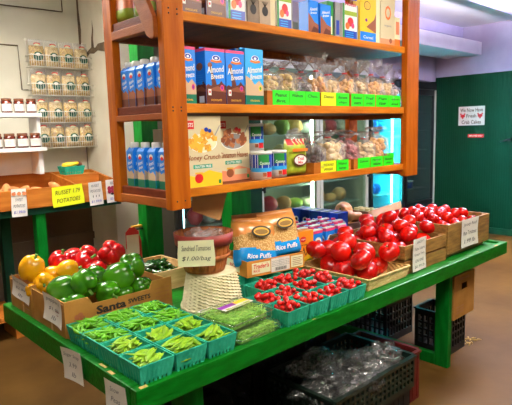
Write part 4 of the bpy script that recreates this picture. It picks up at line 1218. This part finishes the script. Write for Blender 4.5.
def tray(x0, x1, y0, y1, z, h, notes, label):
    t = tag(empty('wooden_tray', (x0, y0, z)), label, 'tray', 'wooden snack trays'); w = x1 - x0; d = y1 - y0
    MB().box(0, 0, 0, w, .01, h, BINW).build('front_board', t); MB().box(0, d - .01, 0, w, d, h, BINW).build('back_board', t)
    MB().box(0, .0105, 0, .01, d - .0105, h, BINW).build('side_board', t); MB().box(w - .01, .0105, 0, w, d - .0105, h, BINW).build('side_board', t)
    MB().box(.0105, .0105, 0, w - .0105, d - .0105, .005, BINW).build('bottom_board', t)
    for (a, b, mt, s1, s2) in notes:
        m = MB(); m.X = Matrix.Translation((-x0, -y0, -z))
        m.box(a, y0 - .0025, z + .002, b, y0 - .0005, z + h + .004, mt); F = FR((a + b) / 2, y0 - .0025, z + h / 2)
        m.text(F, s1, 0, h * .22, (b - a) * .7, h * .24, INK, .0006, .2)
        if s2: m.text(F, s2, 0, -h * .2, (b - a) * .6, h * .22, INK, .0006, .2)
        n_ = m.build('note', t); n_['label'] = ('yellow' if mt is YELLOWP else 'green') + ' handwritten note reading ' + s1
    return t
G_, Y_ = GREENP, YELLOWP
tray(1.075, 1.487, .44, .80, ZM + .0003, .072, [(1.112, 1.235, G_, 'Peanut', 'Brit.'), (1.238, 1.36, G_, 'Walnuts', None), (1.363, 1.483, G_, 'Choc.', None)], 'widest wooden tray with three green notes on the middle shelf')
tray(1.495, 1.757, .44, .80, ZM + .0003, .072, [(1.497, 1.626, Y_, 'Dates', None), (1.63, 1.752, G_, 'Banana', 'chips')], 'wooden tray with a yellow and a green note on the middle shelf')
tray(1.768, 2.032, .44, .80, ZM + .0003, .072, [(1.775, 1.895, G_, 'Rolled', 'oats'), (1.9, 2.02, G_, 'Trail', 'mix')], 'wooden tray with two green notes third along the middle shelf')
tray(2.04, 2.335, .452, .80, ZM + .0003, .072, [(2.05, 2.19, G_, 'Figs', 'raw'), (2.195, 2.33, G_, 'Apricots', 'dried')], 'wooden tray with two green notes beside the right post, middle shelf')
tray(1.43, 1.77, .44, .72, ZB + .0003, .062, [(1.488, 1.623, Y_, 'TEXAS', 'FIGS'), (1.63, 1.745, G_, 'Walnut', 'halves')], 'wooden tray with yellow figs note on the lower shelf')
tray(1.80, 2.245, .44, .72, ZB + .0003, .062, [(1.84, 1.965, G_, 'Cashews', None), (1.973, 2.11, G_, 'Honey', 'sesame'), (2.118, 2.235, G_, 'Banana', 'chips')], 'wooden tray with three green notes on the lower shelf')
tray(2.25, 2.336, .50, .72, ZB + .0003, .075, [(2.252, 2.334, G_, 'Mix', None)], 'narrow wooden tray with one green note beside the right post, lower shelf')
sb = [ (1.15, .53, ZM, .13, .22, PASTA, 'yellowish pasta bag at the left end of the middle shelf trays', .6), (1.28, .53, ZM, .13, .23, PASTA, 'golden snack bag, second along the middle shelf', .62),
 (1.41, .53, ZM, .12, .2, DARKN, 'dark snack bag, third along the middle shelf', .52), (1.56, .53, ZM, .125, .31, NUT, 'tall-necked bag above the yellow note on the middle shelf', .4),
 (1.68, .55, ZM, .115, .28, PALEN, 'pale bag right of the yellow note on the middle shelf', .42), (1.83, .53, ZM, .125, .31, NUT, 'brown bag, left one in the third tray', .40),
 (1.96, .54, ZM, .12, .3, PALEN, 'pale bag, right one in the third tray', .42), (2.11, .53, ZM, .125, .32, NUT, 'brown bag, left one in the tray by the right post', .40), (2.25, .54, ZM, .13, .3, PALEN, 'large pale bag against the right post on the middle shelf', .42),
 (1.2, .68, ZM, .14, .25, PASTA, 'pasta bag in the second line behind the left middle tray', .6), (1.62, .7, ZM, .14, .33, PALEN, 'tall bag at the back behind the yellow note tray', .4), (1.9, .7, ZM, .14, .33, NUT, 'tall bag at the back of the third tray', .4), (2.18, .7, ZM, .14, .33, PALEN, 'tall bag at the back of the fourth tray', .4),
 (1.52, .53, ZB, .13, .22, DARKN, 'dark mixed bag at the left end of the figs tray', .55), (1.66, .53, ZB, .15, .25, PALEN, 'pale bag with red ties behind the figs note', .55),
 (1.87, .53, ZB, .12, .22, REDN, 'pinkish snack bag, left in the lower three-note tray', .58), (2.02, .53, ZB, .13, .24, PALEN, 'pale snack bag in the middle of the lower three-note tray', .5),
 (2.17, .53, ZB, .13, .25, NUT, 'brown snack bag, right in the lower three-note tray', .62), (1.94, .64, ZB, .13, .24, REDN, 'pink snack bag behind, lower three-note tray', .58), (1.58, .64, ZB, .13, .24, PALEN, 'pale snack bag at the back of the figs tray', .55)]
for k, (x, y, z, w, h, c, l, ch) in enumerate(sb):
    o = snackbag(w * 1.22, w * 1.0, h * .92, c, k + 1, ch + .1); o.location = (x, y, z + .006); o.rotation_euler = (0, 0, k * 1.3); tag(o, l, 'bag', 'tied snack bags on the shelves')
# loose plastic film tail beside right post
o = snackbag(.15, .1, .26, PALEN, 31, .45); o.location = (2.40, .56, ZM + .001); tag(o, 'puffed clear bag sticking out past the right post', 'bag', 'tied snack bags on the shelves')

# green snack bag
t = tag(empty('snack_pouch', (1.333, .50, ZB)), 'lime green snack pouch with a white oval and red top, lower shelf', 'bag')
mb = MB(); LIME = M('lime pouch film', (140, 160, 30), .35, (170, 186, 52), 30)
pillow(mb, .175, .20, .07, None, lambda u, v: (RED if v > .86 and int(u * 16) % 3 else LIME if v < .9 else CREAM) , 3, 14, 18, .002); mb.build('pouch', t)
l = MB(); F = FR(0, -.043, .085); l.disc(F, 0, 0, .056, .034, BROWN, .004, 24); l.disc(F, 0, 0, .048, .026, WHITE, .0045, 24); l.text(F, 'Trail', 0, .008, .05, .018, RED, .006); l.text(F, 'Mix', 0, -.012, .04, .014, RED, .006)
l.build('printed_logo', t); l = MB(); l.rect(FR(0, -.043, .14), -.06, -.008, .06, .008, ORANGE, .003); l.build('printed_band', t)
mb = MB(); crumple(mb, .12, .05, .07, FILM, 44, 20, 10); o = mb.build('crumpled_top', t); o.location = (0, 0, .185)

# top shelf items ----------------------------------------------------------
def fbox(name, x0, x1, y0, d, h, body, decor, label, cat='box', rz=0.):
    w = x1 - x0; mb = MB(); mb.box(-w / 2, 0, 0, w / 2, d, h, body); F = FR(0, 0, 0); decor(mb, F, w, h)
    FL = FR(-w / 2, d / 2, 0, -PI / 2)
    o = mb.build(name); o.location = ((x0 + x1) / 2, y0, ZT); o.rotation_euler = (0, 0, rz); tag(o, label, cat); return o
tag(CH((.55 + .085, .50, ZT), (0, 0, 0)), 'chocolate milk carton nearest the left post on the top shelf', 'carton', 'chocolate cartons on the top shelf')
tag(CH((.70, .60, ZT), (0, 0, 0)), 'chocolate milk carton set back on the top shelf', 'carton', 'chocolate cartons on the top shelf')
tag(CH((.765, .485, ZT), (0, 0, 0)), 'chocolate milk carton second from the left post on the top shelf', 'carton', 'chocolate cartons on the top shelf')
def berries(mb, F, w, h):
    mb.rect(F, -w / 2, 0, -w * .38, h, GRN); mb.rect(F, w * .42, 0, w / 2, h, GREY)
    mb.rect(F, -w * .38, 0, w * .42, .05, DBLUE); mb.disc(F, -w * .05, .085, w * .22, .028, WHITE, .001); mb.disc(F, .0, .1, w * .2, .026, RED, .0014); mb.disc(F, -w * .2, .075, w * .14, .02, ORANGE, .0018); mb.disc(F, w * .15, .08, w * .1, .016, PINK, .002)
    mb.rect(F, -w * .38, .135, w * .42, .16, LGREEN, .001); mb.text(F, 'Muesli', 0, .2, w * .7, .022, RED, .0016); mb.rect(F, -w * .38, .225, w * .42, .29, DBLUE, .001)
    for q in range(3): mb.rect(F, -w * .3, .012 + q * .012, w * .2, .016 + q * .012, LBLUE, .0012)
fbox('cereal_box', .848, .961, .455, .06, .3, WHITE, berries, 'white box with berries and blue foot, left one on the top shelf')
fbox('cereal_box', 1.174, 1.287, .455, .06, .3, WHITE, berries, 'white box with berries and green edge, right of the grey paper bags')
fbox('cereal_box', 1.715, 1.862, .455, .06, .2, WHITE, berries, 'short white berry box with green edge in the right half of the top shelf')
def fruit(mb, F, w, h):
    mb.disc(F, 0, .07, w * .28, .024, INK, .001, 18)
    for q in range(5): mb.tube([F @ Vector((0, .09, .001)), F @ Vector(((q - 2) * .01, .115, .001))], .0015, INK, 4)
    mb.rect(F, -w * .3, h * .6, w * .3, h * .8, MBROWN, .001)
GRB = M('grey brown paper pack', (126, 108, 92), .7, (148, 128, 110), 14)
GRB2 = M('light taupe paper pack', (170, 148, 124), .7, (186, 164, 140), 14)
fbox('paper_pack', .97, 1.045, .455, .07, .3, GRB, fruit, 'dark grey paper pack with black fruit print on the top shelf', 'pack')
fbox('paper_pack', 1.05, 1.125, .455, .07, .3, GRB2, fruit, 'light taupe paper pack with black fruit print on the top shelf', 'pack')
fbox('paper_pack', 1.13, 1.17, .465, .07, .25, CREAMB, lambda mb, F, w, h: mb.rect(F, -w / 2, h * .8, w / 2, h, RED), 'narrow cream pack with red top between paper pack and berry box', 'pack')
def sips(mb, F, w, h):
    mb.poly(F, [(-w / 2, 0), (w / 2, 0), (w / 2, h * .3), (w * .1, h * .36), (-w * .2, h * .5), (-w / 2, h * .62)], MBROWN); mb.poly(F, [(-w * .3, 0), (w * .5, 0), (w * .5, h * .16), (0, h * .24)], BROWN, .001)
    mb.text(F, 'Almond', 0, h * .75, w * .75, h * .1, WHITE, .0014, .2, .15); mb.text(F, 'Breeze', 0, h * .64, w * .6, h * .07, WHITE, .0014, .2, .15)
fbox('drink_carton', 1.42, 1.505, .46, .07, .175, BLUE, sips, 'small blue chocolate drink carton, left of a pair on the top shelf', 'carton')
fbox('drink_carton', 1.51, 1.60, .45, .07, .165, BLUE, sips, 'small blue chocolate drink carton, right of a pair on the top shelf', 'carton')
fbox('green_carton', 1.61, 1.66, .48, .09, .2, GRN, lambda mb, F, w, h: mb.rect(F, -w * .2, h * .1, w * .3, h * .6, CREAM), 'narrow green box beside the small blue cartons', 'box')
fbox('grey_carton', 1.665, 1.71, .47, .09, .2, GREY, lambda mb, F, w, h: mb.rect(F, -w * .3, h * .1, w * .3, h * .5, DBLUE), 'narrow grey and blue box left of the short berry box', 'box')
def yb(mb, F, w, h):
    mb.rect(F, -w / 2, 0, w * .3, .06, BLUE); mb.rect(F, w * .3, 0, w / 2, h, CREAM); mb.poly(F, [(-w * .2, .09), (w * .3, .06), (w * .3, .18), (w * .2, .14)], MBROWN, .001)
    mb.disc(F, -w * .15, .215, .034, .026, BROWN, .001); mb.disc(F, -w * .15, .215, .03, .022, GOLD, .0014); mb.disc(F, -w * .2, .13, .012, .01, PURP, .0014); mb.text(F, 'Cereal', -w * .1, .03, w * .5, .018, WHITE, .0014)
def wo(mb, F, w, h):
    mb.rect(F, -w / 2, 0, w / 2, .04, PEACH); mb.text(F, 'O', 0, .2, .07, .09, ORANGE, .0014); mb.disc(F, w * .2, .03, .018, .016, MBROWN, .0014); mb.text(F, 'organic', 0, .12, .08, .016, GREY, .0014)
def pe(mb, F, w, h):
    mb.rect(F, -w / 2, 0, w / 2, .05, ORANGE); mb.rect(F, -w * .3, .08, w * .3, .16, PEACH, .001)
fbox('cereal_box', 1.885, 2.09, .455, .05, .3, YEL, yb, 'yellow box with blue foot on the top shelf')
fbox('cereal_box', 2.10, 2.262, .455, .05, .32, CREAMB, wo, 'white box with big orange letter on the top shelf')
fbox('cereal_box', 2.268, 2.334, .46, .06, .19, CREAM, pe, 'short peach box against the right post on the top shelf')
# colourful pouches at the left end of the top shelf
for k, (y, mt, l) in enumerate(((.80, LGREEN, 'green and red pouch, left of two at the end of the top shelf'), (.63, PEACH, 'red and green pouch, right of two at the end of the top shelf'))):
    mb = MB(); pillow(mb, .13, .2, .06, None, lambda u, v: LGREEN if v < .3 else PEACH if v < .55 else RED, k, 12, 14)
    o = mb.build('snack_pouch'); o.location = (.51, y, ZT + .002); o.rotation_euler = (0, 0, -PI / 2); tag(o, l, 'pouch')

# ------------------------------------------------------------------ left back: bins, jars, rack
BN = tag(empty('produce_bin', (-1, 2.7, 0)), 'long orange wooden produce bin on dark legs along the white wall', 'bin')
def bn(name, x0, y0, z0, x1, y1, z1, mat, bev=.003):
    return MB().box(x0 + 1, y0 - 2.7, z0, x1 + 1, y1 - 2.7, z1, mat).build(name, BN, bevel=bev)
bn('front_board', -1, 2.7, 1.035, 1.47, 2.725, 1.188, BINW); bn('bin_floor', -1, 2.7255, 1.035, 1.47, 3.28, 1.06, BINW)
bn('back_board', -1, 3.255, 1.0605, 1.47, 3.28, 1.27, BINW); bn('under_board', -1, 2.72, .98, 1.47, 3.26, 1.034, DKGREEN)
for x in (.22, 1.06, 1.445):
    mb = MB(); a = x + 1
    mb.add([(a, .026, .361 + .7), (a + .022, .026, 1.061), (a + .022, .554, 1.061), (a, .554, 1.061), (a, .026, 1.187), (a + .022, .026, 1.187), (a + .022, .554, 1.268), (a, .554, 1.268)],
           [(3, 2, 1, 0), (4, 5, 6, 7), (0, 1, 5, 4), (1, 2, 6, 5), (2, 3, 7, 6), (3, 0, 4, 7)], BINW); mb.build('divider', BN)
for (a, b) in ((.72, .80), (-.6, -.5)):
    bn('leg', a, 2.74, 0, b, 2.82, .979, GREENV)
bn('leg', .56, 3.1, 0, .64, 3.18, .979, DKGREEN); pass
tag(MB().box(-1.5, 2.75, .16, .78 - .05, 3.2, .2, BINW).box(-1.5, 2.76, 0, -1.42, 3.18, .16, BINW).box(.5, 2.76, 0, .56, 3.05, .16, BINW).build('low_platform'), 'low wooden platform on the floor under the produce bin', 'platform')
# sweet potatoes, potatoes
def spud(seed):
    R = random.Random(seed); mb = MB()
    mb.ball((0, 0, 0), (.075, .030, .028), POTATO, 16, 12, lambda th, p: (1 + .1 * noise.noise(Vector((math.cos(p) + seed, math.sin(p), th)))) )
    return mb.build('sweet_potato')
SP_ = [Maker(lambda k=k: spud(k)) for k in range(3)]; R = random.Random(9); hf = HField(-.35, 2.72, 1.1, 3.25, 1.075)
pts = [(R.uniform(.32, 1.0), R.uniform(2.80, 3.18), R.uniform(0, PI)) for _ in range(20)]; pts += [(R.uniform(.3, .7), R.uniform(2.82, 3.1), R.uniform(0, PI)) for _ in range(6)]
pl = []
for (x, y, a) in pts:
    z, p = hf.lay(x, y, a, .10, .042); pl.append((x, y, z + .0, a, p))
# their bed: a sloped board
mb = MB(); mb.add([(.243 + 1, .03, 1.07), (1.059 + 1, .03, 1.07), (1.059 + 1, .55, 1.12), (.243 + 1, .55, 1.12)], [(0, 1, 2, 3)], BINW); mb.build('sloped_bed', BN, solid=.01)
labs = rowlabels(pl, 5)
for k, (x, y, z, a, p) in enumerate(pl):
    tag(SP_[k % 3]((x, y, z + .06 * (y - 2.75)), (0, p, a)), 'brown-orange sweet potato in the produce bin, ' + labs[k], 'sweet potato', 'sweet potatoes in the bin')
def bsign(x0, x1, z0, z1, mat, lines, label, extra=None, tilt=0.):
    w = x1 - x0; h = z1 - z0
    return sign('price_sign', w, h, lines, ((x0 + x1) / 2, 2.693, (z0 + z1) / 2), 0, label, mat, curl=.004, extra=extra, rot=tilt)
def k3(x): return -.814 + (x + .814) * .933
def kz(z): return 1.6 + (z - 1.6) * .933
POTC = M('printed potato orange', (220, 130, 80), .6)
def dots(mt, n):
    def f(mb, X):
        for q in range(n): mb.disc(X, (q - (n - 1) / 2) * .04, .07, .016, .014, mt, .006)
    return f
bsign(k3(.627), k3(.75), kz(.94), kz(1.17), PAPER, [' - - - ', 'SWEET', 'POTATOES', ('$1.99/lb', BLUEINK)], 'white sweet potatoes price sign, leftmost on the bin', dots(POTC, 3), .03)
bsign(k3(.966), k3(1.249), kz(.985), kz(1.16), YELLOWP, ['RUSSET 1.79', 'POTATOES'], 'bright yellow russet potatoes sign on the bin', None, -.05)
bsign(k3(1.301), k3(1.433), kz(.958), kz(1.17), PAPER, ['RUSSET', 'POTATOES', '. . .', ('$1.99/lb', BLUEINK)], 'white potatoes sign right of the yellow sign', None, -.04)
def reds(mb, X):
    for q in range(5): mb.disc(X, (q % 3 - 1) * .032, .025 - (q // 3) * .025, .018, .02, M('beet red print', (150, 20, 60), .6), .006 + q * .0002)
bsign(k3(1.47), k3(1.597), kz(.965), kz(1.18), PAPER, ['RED', ' . ', ' . ', ('$2.49', BLUEINK)], 'white sign with red potatoes picture, rightmost on the bin', reds, -.04)
# green basket with yellow squash
gb = tag(QB((1.20, 3.10, 1.25)), 'teal basket holding a yellow squash at the back of the produce bin', 'basket'); gb.scale = (1.35, 1.1, .85)
tag(MB().box(1.08, 2.98, 1.061, 1.40, 3.2, 1.249, BINW).build('wooden_block'), 'wooden ledge in the bin beneath the teal squash basket', 'ledge')
o = MB().lathe([(.004, -.07), (.024, -.06), (.028, -.02), (.02, .03), (.015, .07), (.006, .078)], YEL, 16).build('yellow_squash'); o.location = (1.18, 3.08, 1.335); o.rotation_euler = (R_(80), 0, R_(60)); tag(o, 'yellow squash lying across the teal basket in the bin', 'squash')
o = MB().ball((0, 0, 0), (.028, .03, .026), DKWOOD, 14, 10).build('dark_potato'); o.location = (1.275, 3.1, 1.335); tag(o, 'small dark round vegetable at the right edge of the teal squash basket', 'vegetable')

# white jar shelves
JS = tag(empty('white_shelf_rack', (-.8, 3.0, 1.27)), 'white painted slanting shelf rack of jars above the bin', 'shelf')
def js(name, x0, y0, z0, x1, y1, z1): return MB().box(x0 + .8, y0 - 3, z0 - 1.27, x1 + .8, y1 - 3, z1 - 1.27, WHITEM).build(name, JS, bevel=.004)
js('shelf_board', -.8, 2.98, 1.755, .93, 3.22, 1.788); js('shelf_board', -.8, 2.98, 1.47, .95, 3.24, 1.503)
js('side_board', .90, 3.03, 1.504, .93, 3.22, 1.754); js('side_board', .90, 3.05, 1.272, .94, 3.24, 1.469); js('side_board', -.8, 3.03, 1.504, -.77, 3.22, 1.754); js('side_board', -.8, 3.05, 1.272, -.77, 3.24, 1.469)
js('back_board', -.8, 3.2205, 1.272, .90, 3.235, 1.469)
JR = Maker(lambda: sjar(.042, .115, JARG, DKWOOD)); JR2 = Maker(lambda: sjar(.045, .12, JARG, DKWOOD))
for k in range(8):
    o = JR((.865 - .098 * k, 3.03, 1.788)); tag(o, 'dark preserve jar with white label on the upper white shelf, %s from right' % ORD[k], 'jar', 'jars on the upper white shelf')
for k in range(8):
    o = JR2((.875 - .103 * k, 3.03, 1.503)); tag(o, 'amber preserve jar with white label on the lower white shelf, %s from right' % ORD[k], 'jar', 'jars on the lower white shelf')

# wire rack of bagged noodles
WR = tag(empty('wire_rack', (1.0, 3.3, 1.49)), 'white wire wall rack of four tiers holding bagged noodles', 'rack')
tiers = (2.21, 1.96, 1.715, 1.485)
for z in tiers:
    mb = MB(); w = .57; d = .14; h = .10
    for zz, rr in ((0, .003), (h, .004), (h * .5, .002)):
        mb.tube([(0, 0, zz), (w, 0, zz), (w, d, zz), (0, d, zz), (0, 0, zz)], rr, WIRE, 5)
    for k in range(27): mb.tube([(w * k / 26, 0, h), (w * k / 26, 0, 0), (w * k / 26, d, 0)], .0018, WIRE, 4)
    o = mb.build('wire_basket', WR); o.location = (0, 0, z - 1.49)
mb = MB()
for x in (.02, .29, .55): mb.tube([(x, .15, -.03), (x, .15, .98)], .004, WIRE, 6)
mb.tube([(0, .145, .96), (.57, .145, .96)], .003, WIRE, 5); mb.build('back_frame', WR)
def noodle(k):
    t = empty('noodle_bag', (0, 0, 0)); mb = MB(); RR = random.Random(k)
    pillow(mb, .13, .18, .07, (PASTA, PASTB)[k % 2], None, k, 12, 12, .006); o = mb.build('contents', t)
    mb = MB(); pillow(mb, .14, .235, .08, FILM, None, k + 4, 12, 16, .006, .12); mb.build('clear_film', t)
    l = MB(); F = FR(0, -.043, .08); l.disc(F, 0, 0, .042, .042, M('noodle label green', (10, 84, 60), .5), .001, 18); l.disc(F, 0, .018, .02, .014, WHITE, .0016); l.disc(F, 0, -.006, .024, .012, M('dark label green', (20, 80, 60), .5), .002)
    l.build('round_label', t); l = MB()
    F2 = FR(0, -.03, .19); l.disc(F2, 0, 0, .03, .012, RED, .0014); l.disc(F2, 0, -.006, .024, .01, CREAM, .002); l.build('header_label', t)
    return t
ND = [Maker(lambda k=k: noodle(k)) for k in range(2)]
tn = ('top tier', 'second tier', 'third tier', 'bottom tier')
for j, z in enumerate(tiers):
    for i in range(4):
        o = ND[(i + j) % 2]((1.077 + .139 * i, 3.365, z + .006), (R_(-3), 0, R_((-4, 3, -2, 5)[i])))
        tag(o, 'clear bag of pale noodles on the %s of the wire rack, %s from left' % (tn[j], ORD[i]), 'bag', 'noodle bags on the wire rack')

# ------------------------------------------------------------------ under the table
def vent_crate(name, x0, y0, x1, y1, z0, h, mat, label, holes=True, T=.012):
    t = tag(empty(name, (x0, y0, z0)), label, 'crate'); w = x1 - x0; d = y1 - y0
    def wall(L):
        mb = MB()
        if not holes:
            mb.box(0, 0, 0, L, T, h, mat)
            for k in range(int(L / .05)): mb.box(.02 + k * .05, -.004, .02, .03 + k * .05, -.0005, h - .03, mat)
        else:
            mb.box(0, 0, 0, L, T, h * .16, mat); mb.box(0, 0, h * .84, L, T, h, mat); n = int(L / .04)
            for k in range(n + 1):
                a = k * (L - .014) / n; mb.box(a, 0, h * .16, a + .014, T, h * .84, mat)
            for q in range(1, 4): mb.box(0, .001, h * (.16 + .17 * q) - .006, L, T - .001, h * (.16 + .17 * q) + .006, mat)
        mb.box(0, -.012, h - .014, L, -.0002, h, mat)
        return mb
    wall(w).build('long_wall', t); o = wall(w).build('long_wall', t); o.location = (w, d, 0); o.rotation_euler = (0, 0, PI)
    o = wall(d - 2 * T).build('end_wall', t); o.location = (0, d - T, 0); o.rotation_euler = (0, 0, -PI / 2)
    o = wall(d - 2 * T).build('end_wall', t); o.location = (w, T, 0); o.rotation_euler = (0, 0, PI / 2)
    MB().box(T, T, 0, w - T, d - T, .008, mat).build('crate_floor', t)
    return t
vent_crate('plastic_crate', 1.02, -.02, 1.745, .45, .13, .19, DKGP, 'dark green black plastic crate with clear bags, sticking out below the table', True)
vent_crate('plastic_crate', 1.04, .0, 1.73, .43, .0, .128, BLACKP, 'black plastic crate on the floor directly below the dark green one', False)
vent_crate('red_crate', 1.77, .02, 1.87, .44, .0, .30, REDP, 'red plastic crate right of the dark green crate below the table', False)
vent_crate('milk_crate', 2.385, .58, 2.75, .95, 0, .33, BLACKP, 'black milk crate with square holes far back under the table', True)
vent_crate('milk_crate', 2.51, .16, 2.76, .42, 0, .30, BLACKP, 'black milk crate under the hanging cardboard box at the table end', True)
vent_crate('plastic_crate', .98, .5, 1.6, .95, 0, .42, BLACKP, 'tall black crate behind the dark green crate under the table', False)
# cardboard box on the milk crate
t = tag(empty('cardboard_box', (2.42, .085, .302)), 'brown cardboard box with a hand hole on the black milk crate under the table end', 'box')
mb = MB(); w, d, h = .30, .11, .30
mb.box(0, 0, 0, w, .006, .19, CARD); mb.box(0, 0, .19, .11, .006, .235, CARD); mb.box(.19, 0, .19, w, .006, .235, CARD); mb.box(0, 0, .235, w, .006, h, CARD)
mb.box(0, .006, 0, .006, d, h, CARD); mb.box(w - .006, .006, 0, w, d, h, CARD); mb.box(.006, d - .006, 0, w - .006, d, h, CARD); mb.box(.006, .006, 0, w - .006, d - .006, .006, CARD); mb.box(.006, .006, h - .006, w - .006, d - .006, h, CARD)
F = FR(w / 2, 0, 0)
for q in range(3): mb.text(F, 'FRESH PRODUCE', -.06, .04 + q * .02, .1, .01, MBROWN, .0008)
mb.text(F, 'KEEP COOL', .0, .27, .14, .016, MBROWN, .0008); mb.build('box_body', t, bevel=.001)
MB().box(.11, .05, .19, .19, .056, .235, INK).build('hole_shade', t)  # black panel inside the box stands for the shade behind the hole
# plastic bags
o = MB(); crumple(o, .46, .34, .20, BAGF, 3, 44, 26, .9, .35, True); o = o.build('clear_plastic_bag'); o.location = (1.30, .17, .20); tag(o, 'crumpled clear plastic bag in the dark green crate', 'bag')
o = MB(); crumple(o, .24, .18, .13, BAGF, 8, 30, 20, .8, .35, True); o = o.build('clear_plastic_bag'); o.location = (1.55, .07, .28); tag(o, 'smaller piece of clear plastic draped over the crate edge', 'bag')
o = MB(); crumple(o, .26, .2, .14, BLACKP, 12, 30, 16, .3); o = o.build('dark_plastic_bag'); o.location = (1.42, .25, .15); tag(o, 'dark blue black plastic bag lying in the dark green crate', 'bag')
BLKB = M('black bin liner', (10, 10, 12), .6, spec=.2)
for k, (x, y, w, h, l) in enumerate(((.72, .64, .5, .5, 'large black bin bag under the table behind the near crates'), (.74, .14, .36, .3, 'smaller black bin bag at the front under the table'), (1.25, .8, .0, 0, ''))):
    if not w: continue
    mb = MB(); crumple(mb, w, w * .9, h, BLKB, k + 21, 34, 20, .28); o = mb.build('bin_bag'); o.location = (x, y, .0); tag(o, l, 'bag')
mb = MB(); R = random.Random(2)
for q in range(12):
    a = R.uniform(0, 6); x = R.uniform(-.05, .05); y = R.uniform(-.03, .03)
    mb.tube([(x, y, .006 + .004 * q / 3), (x + .03 * math.cos(a), y + .03 * math.sin(a), .015), (x + .06 * math.cos(a + .5), y + .05 * math.sin(a), .006)], [.003, .006, .002], M('dry husk', (170, 140, 80), .8), 5)
o = mb.build('dry_husk'); o.location = (2.84, .17, 0); tag(o, 'crumpled dry husk on the floor beside the end milk crate', 'husk', kind='stuff')

# ------------------------------------------------------------------ unseen ceiling lamps and their lights
def lampfix(x, y, z, rz, L, power, up, col, label, wdt=.25, glow=4):
    t = tag(empty('ceiling_tube_lamp', (x, y, z), rz), label, 'lamp', 'ceiling tube lamps')
    MB().box(-L / 2, -.04, 0, L / 2, .04, .05, WHITEM).build('housing', t)
    em = M('lamp tube glow', col, emit=glow)
    MB().tube([(-L / 2 + .03, 0, -.02), (L / 2 - .03, 0, -.02)], .016, em, 8).build('tube', t)
    for nm, e, rx, zz in (('down_light', power, 0, -.05), ('added_up_light', up, PI, .12)):  # upward light is added to brighten the ceiling and even out the room
        ld = bpy.data.lights.new('tube light', 'AREA'); ld.shape = 'RECTANGLE'; ld.size = L; ld.size_y = wdt; ld.energy = e; ld.color = lin(col)[:3]
        lo = bpy.data.objects.new(nm, ld); COL.objects.link(lo); lo.location = (0, 0, zz); lo.rotation_euler = (rx, 0, 0); lo.parent = t
    for x in (-L * .35, L * .35): MB().tube([(x, 0, .05), (x, 0, CZ - z - .001)], .004, BLKST, 6).build('hanging_rod', t)
lampfix(-.5, -1.2, 2.60, 0, 1.2, 24, 40, (255, 246, 230), 'unseen hanging tube lamp behind the viewer on the left')
lampfix(1.9, -.9, 2.60, 0, 1.2, 30, 44, (255, 246, 230), 'unseen hanging tube lamp in front of the table')
lampfix(.2, 1.9, 2.70, 0, 1.2, 46, 56, (255, 250, 238), 'unseen hanging tube lamp between table and white wall')
lampfix(4.9, .35, 2.55, 0, 1.4, 42, 380, (240, 234, 252), 'unseen hanging tube lamp near the green wall')

w = bpy.data.worlds.new('room air'); SC.world = w; w.use_nodes = True
w.node_tree.nodes['Background'].inputs[0].default_value = (.5, .5, .55, 1); w.node_tree.nodes['Background'].inputs[1].default_value = .15

# ------------------------------------------------------------------ camera
cd = bpy.data.cameras.new('camera'); cam = bpy.data.objects.new('camera', cd); COL.objects.link(cam)
R3 = Matrix(((0.72792178, 0.11293113, -0.67629612), (-0.6851611, 0.08217805, -0.723741), (-0.02615619, 0.99019863, 0.13719521)))
R4 = R3.to_4x4(); R4.translation = Vector((-0.8143082, -1.47820763, 1.60)); cam.matrix_world = R4
cd.sensor_fit = 'HORIZONTAL'; cd.sensor_width = 36; cd.lens = 524 / 512 * 36; cd.clip_start = .02
SC.camera = cam
SC.view_settings.view_transform = 'Standard'; SC.view_settings.look = 'None'; SC.view_settings.exposure = 0.45; SC.view_settings.gamma = 1
SC.cycles.transparent_max_bounces = 24
SC.cycles.max_bounces = 8
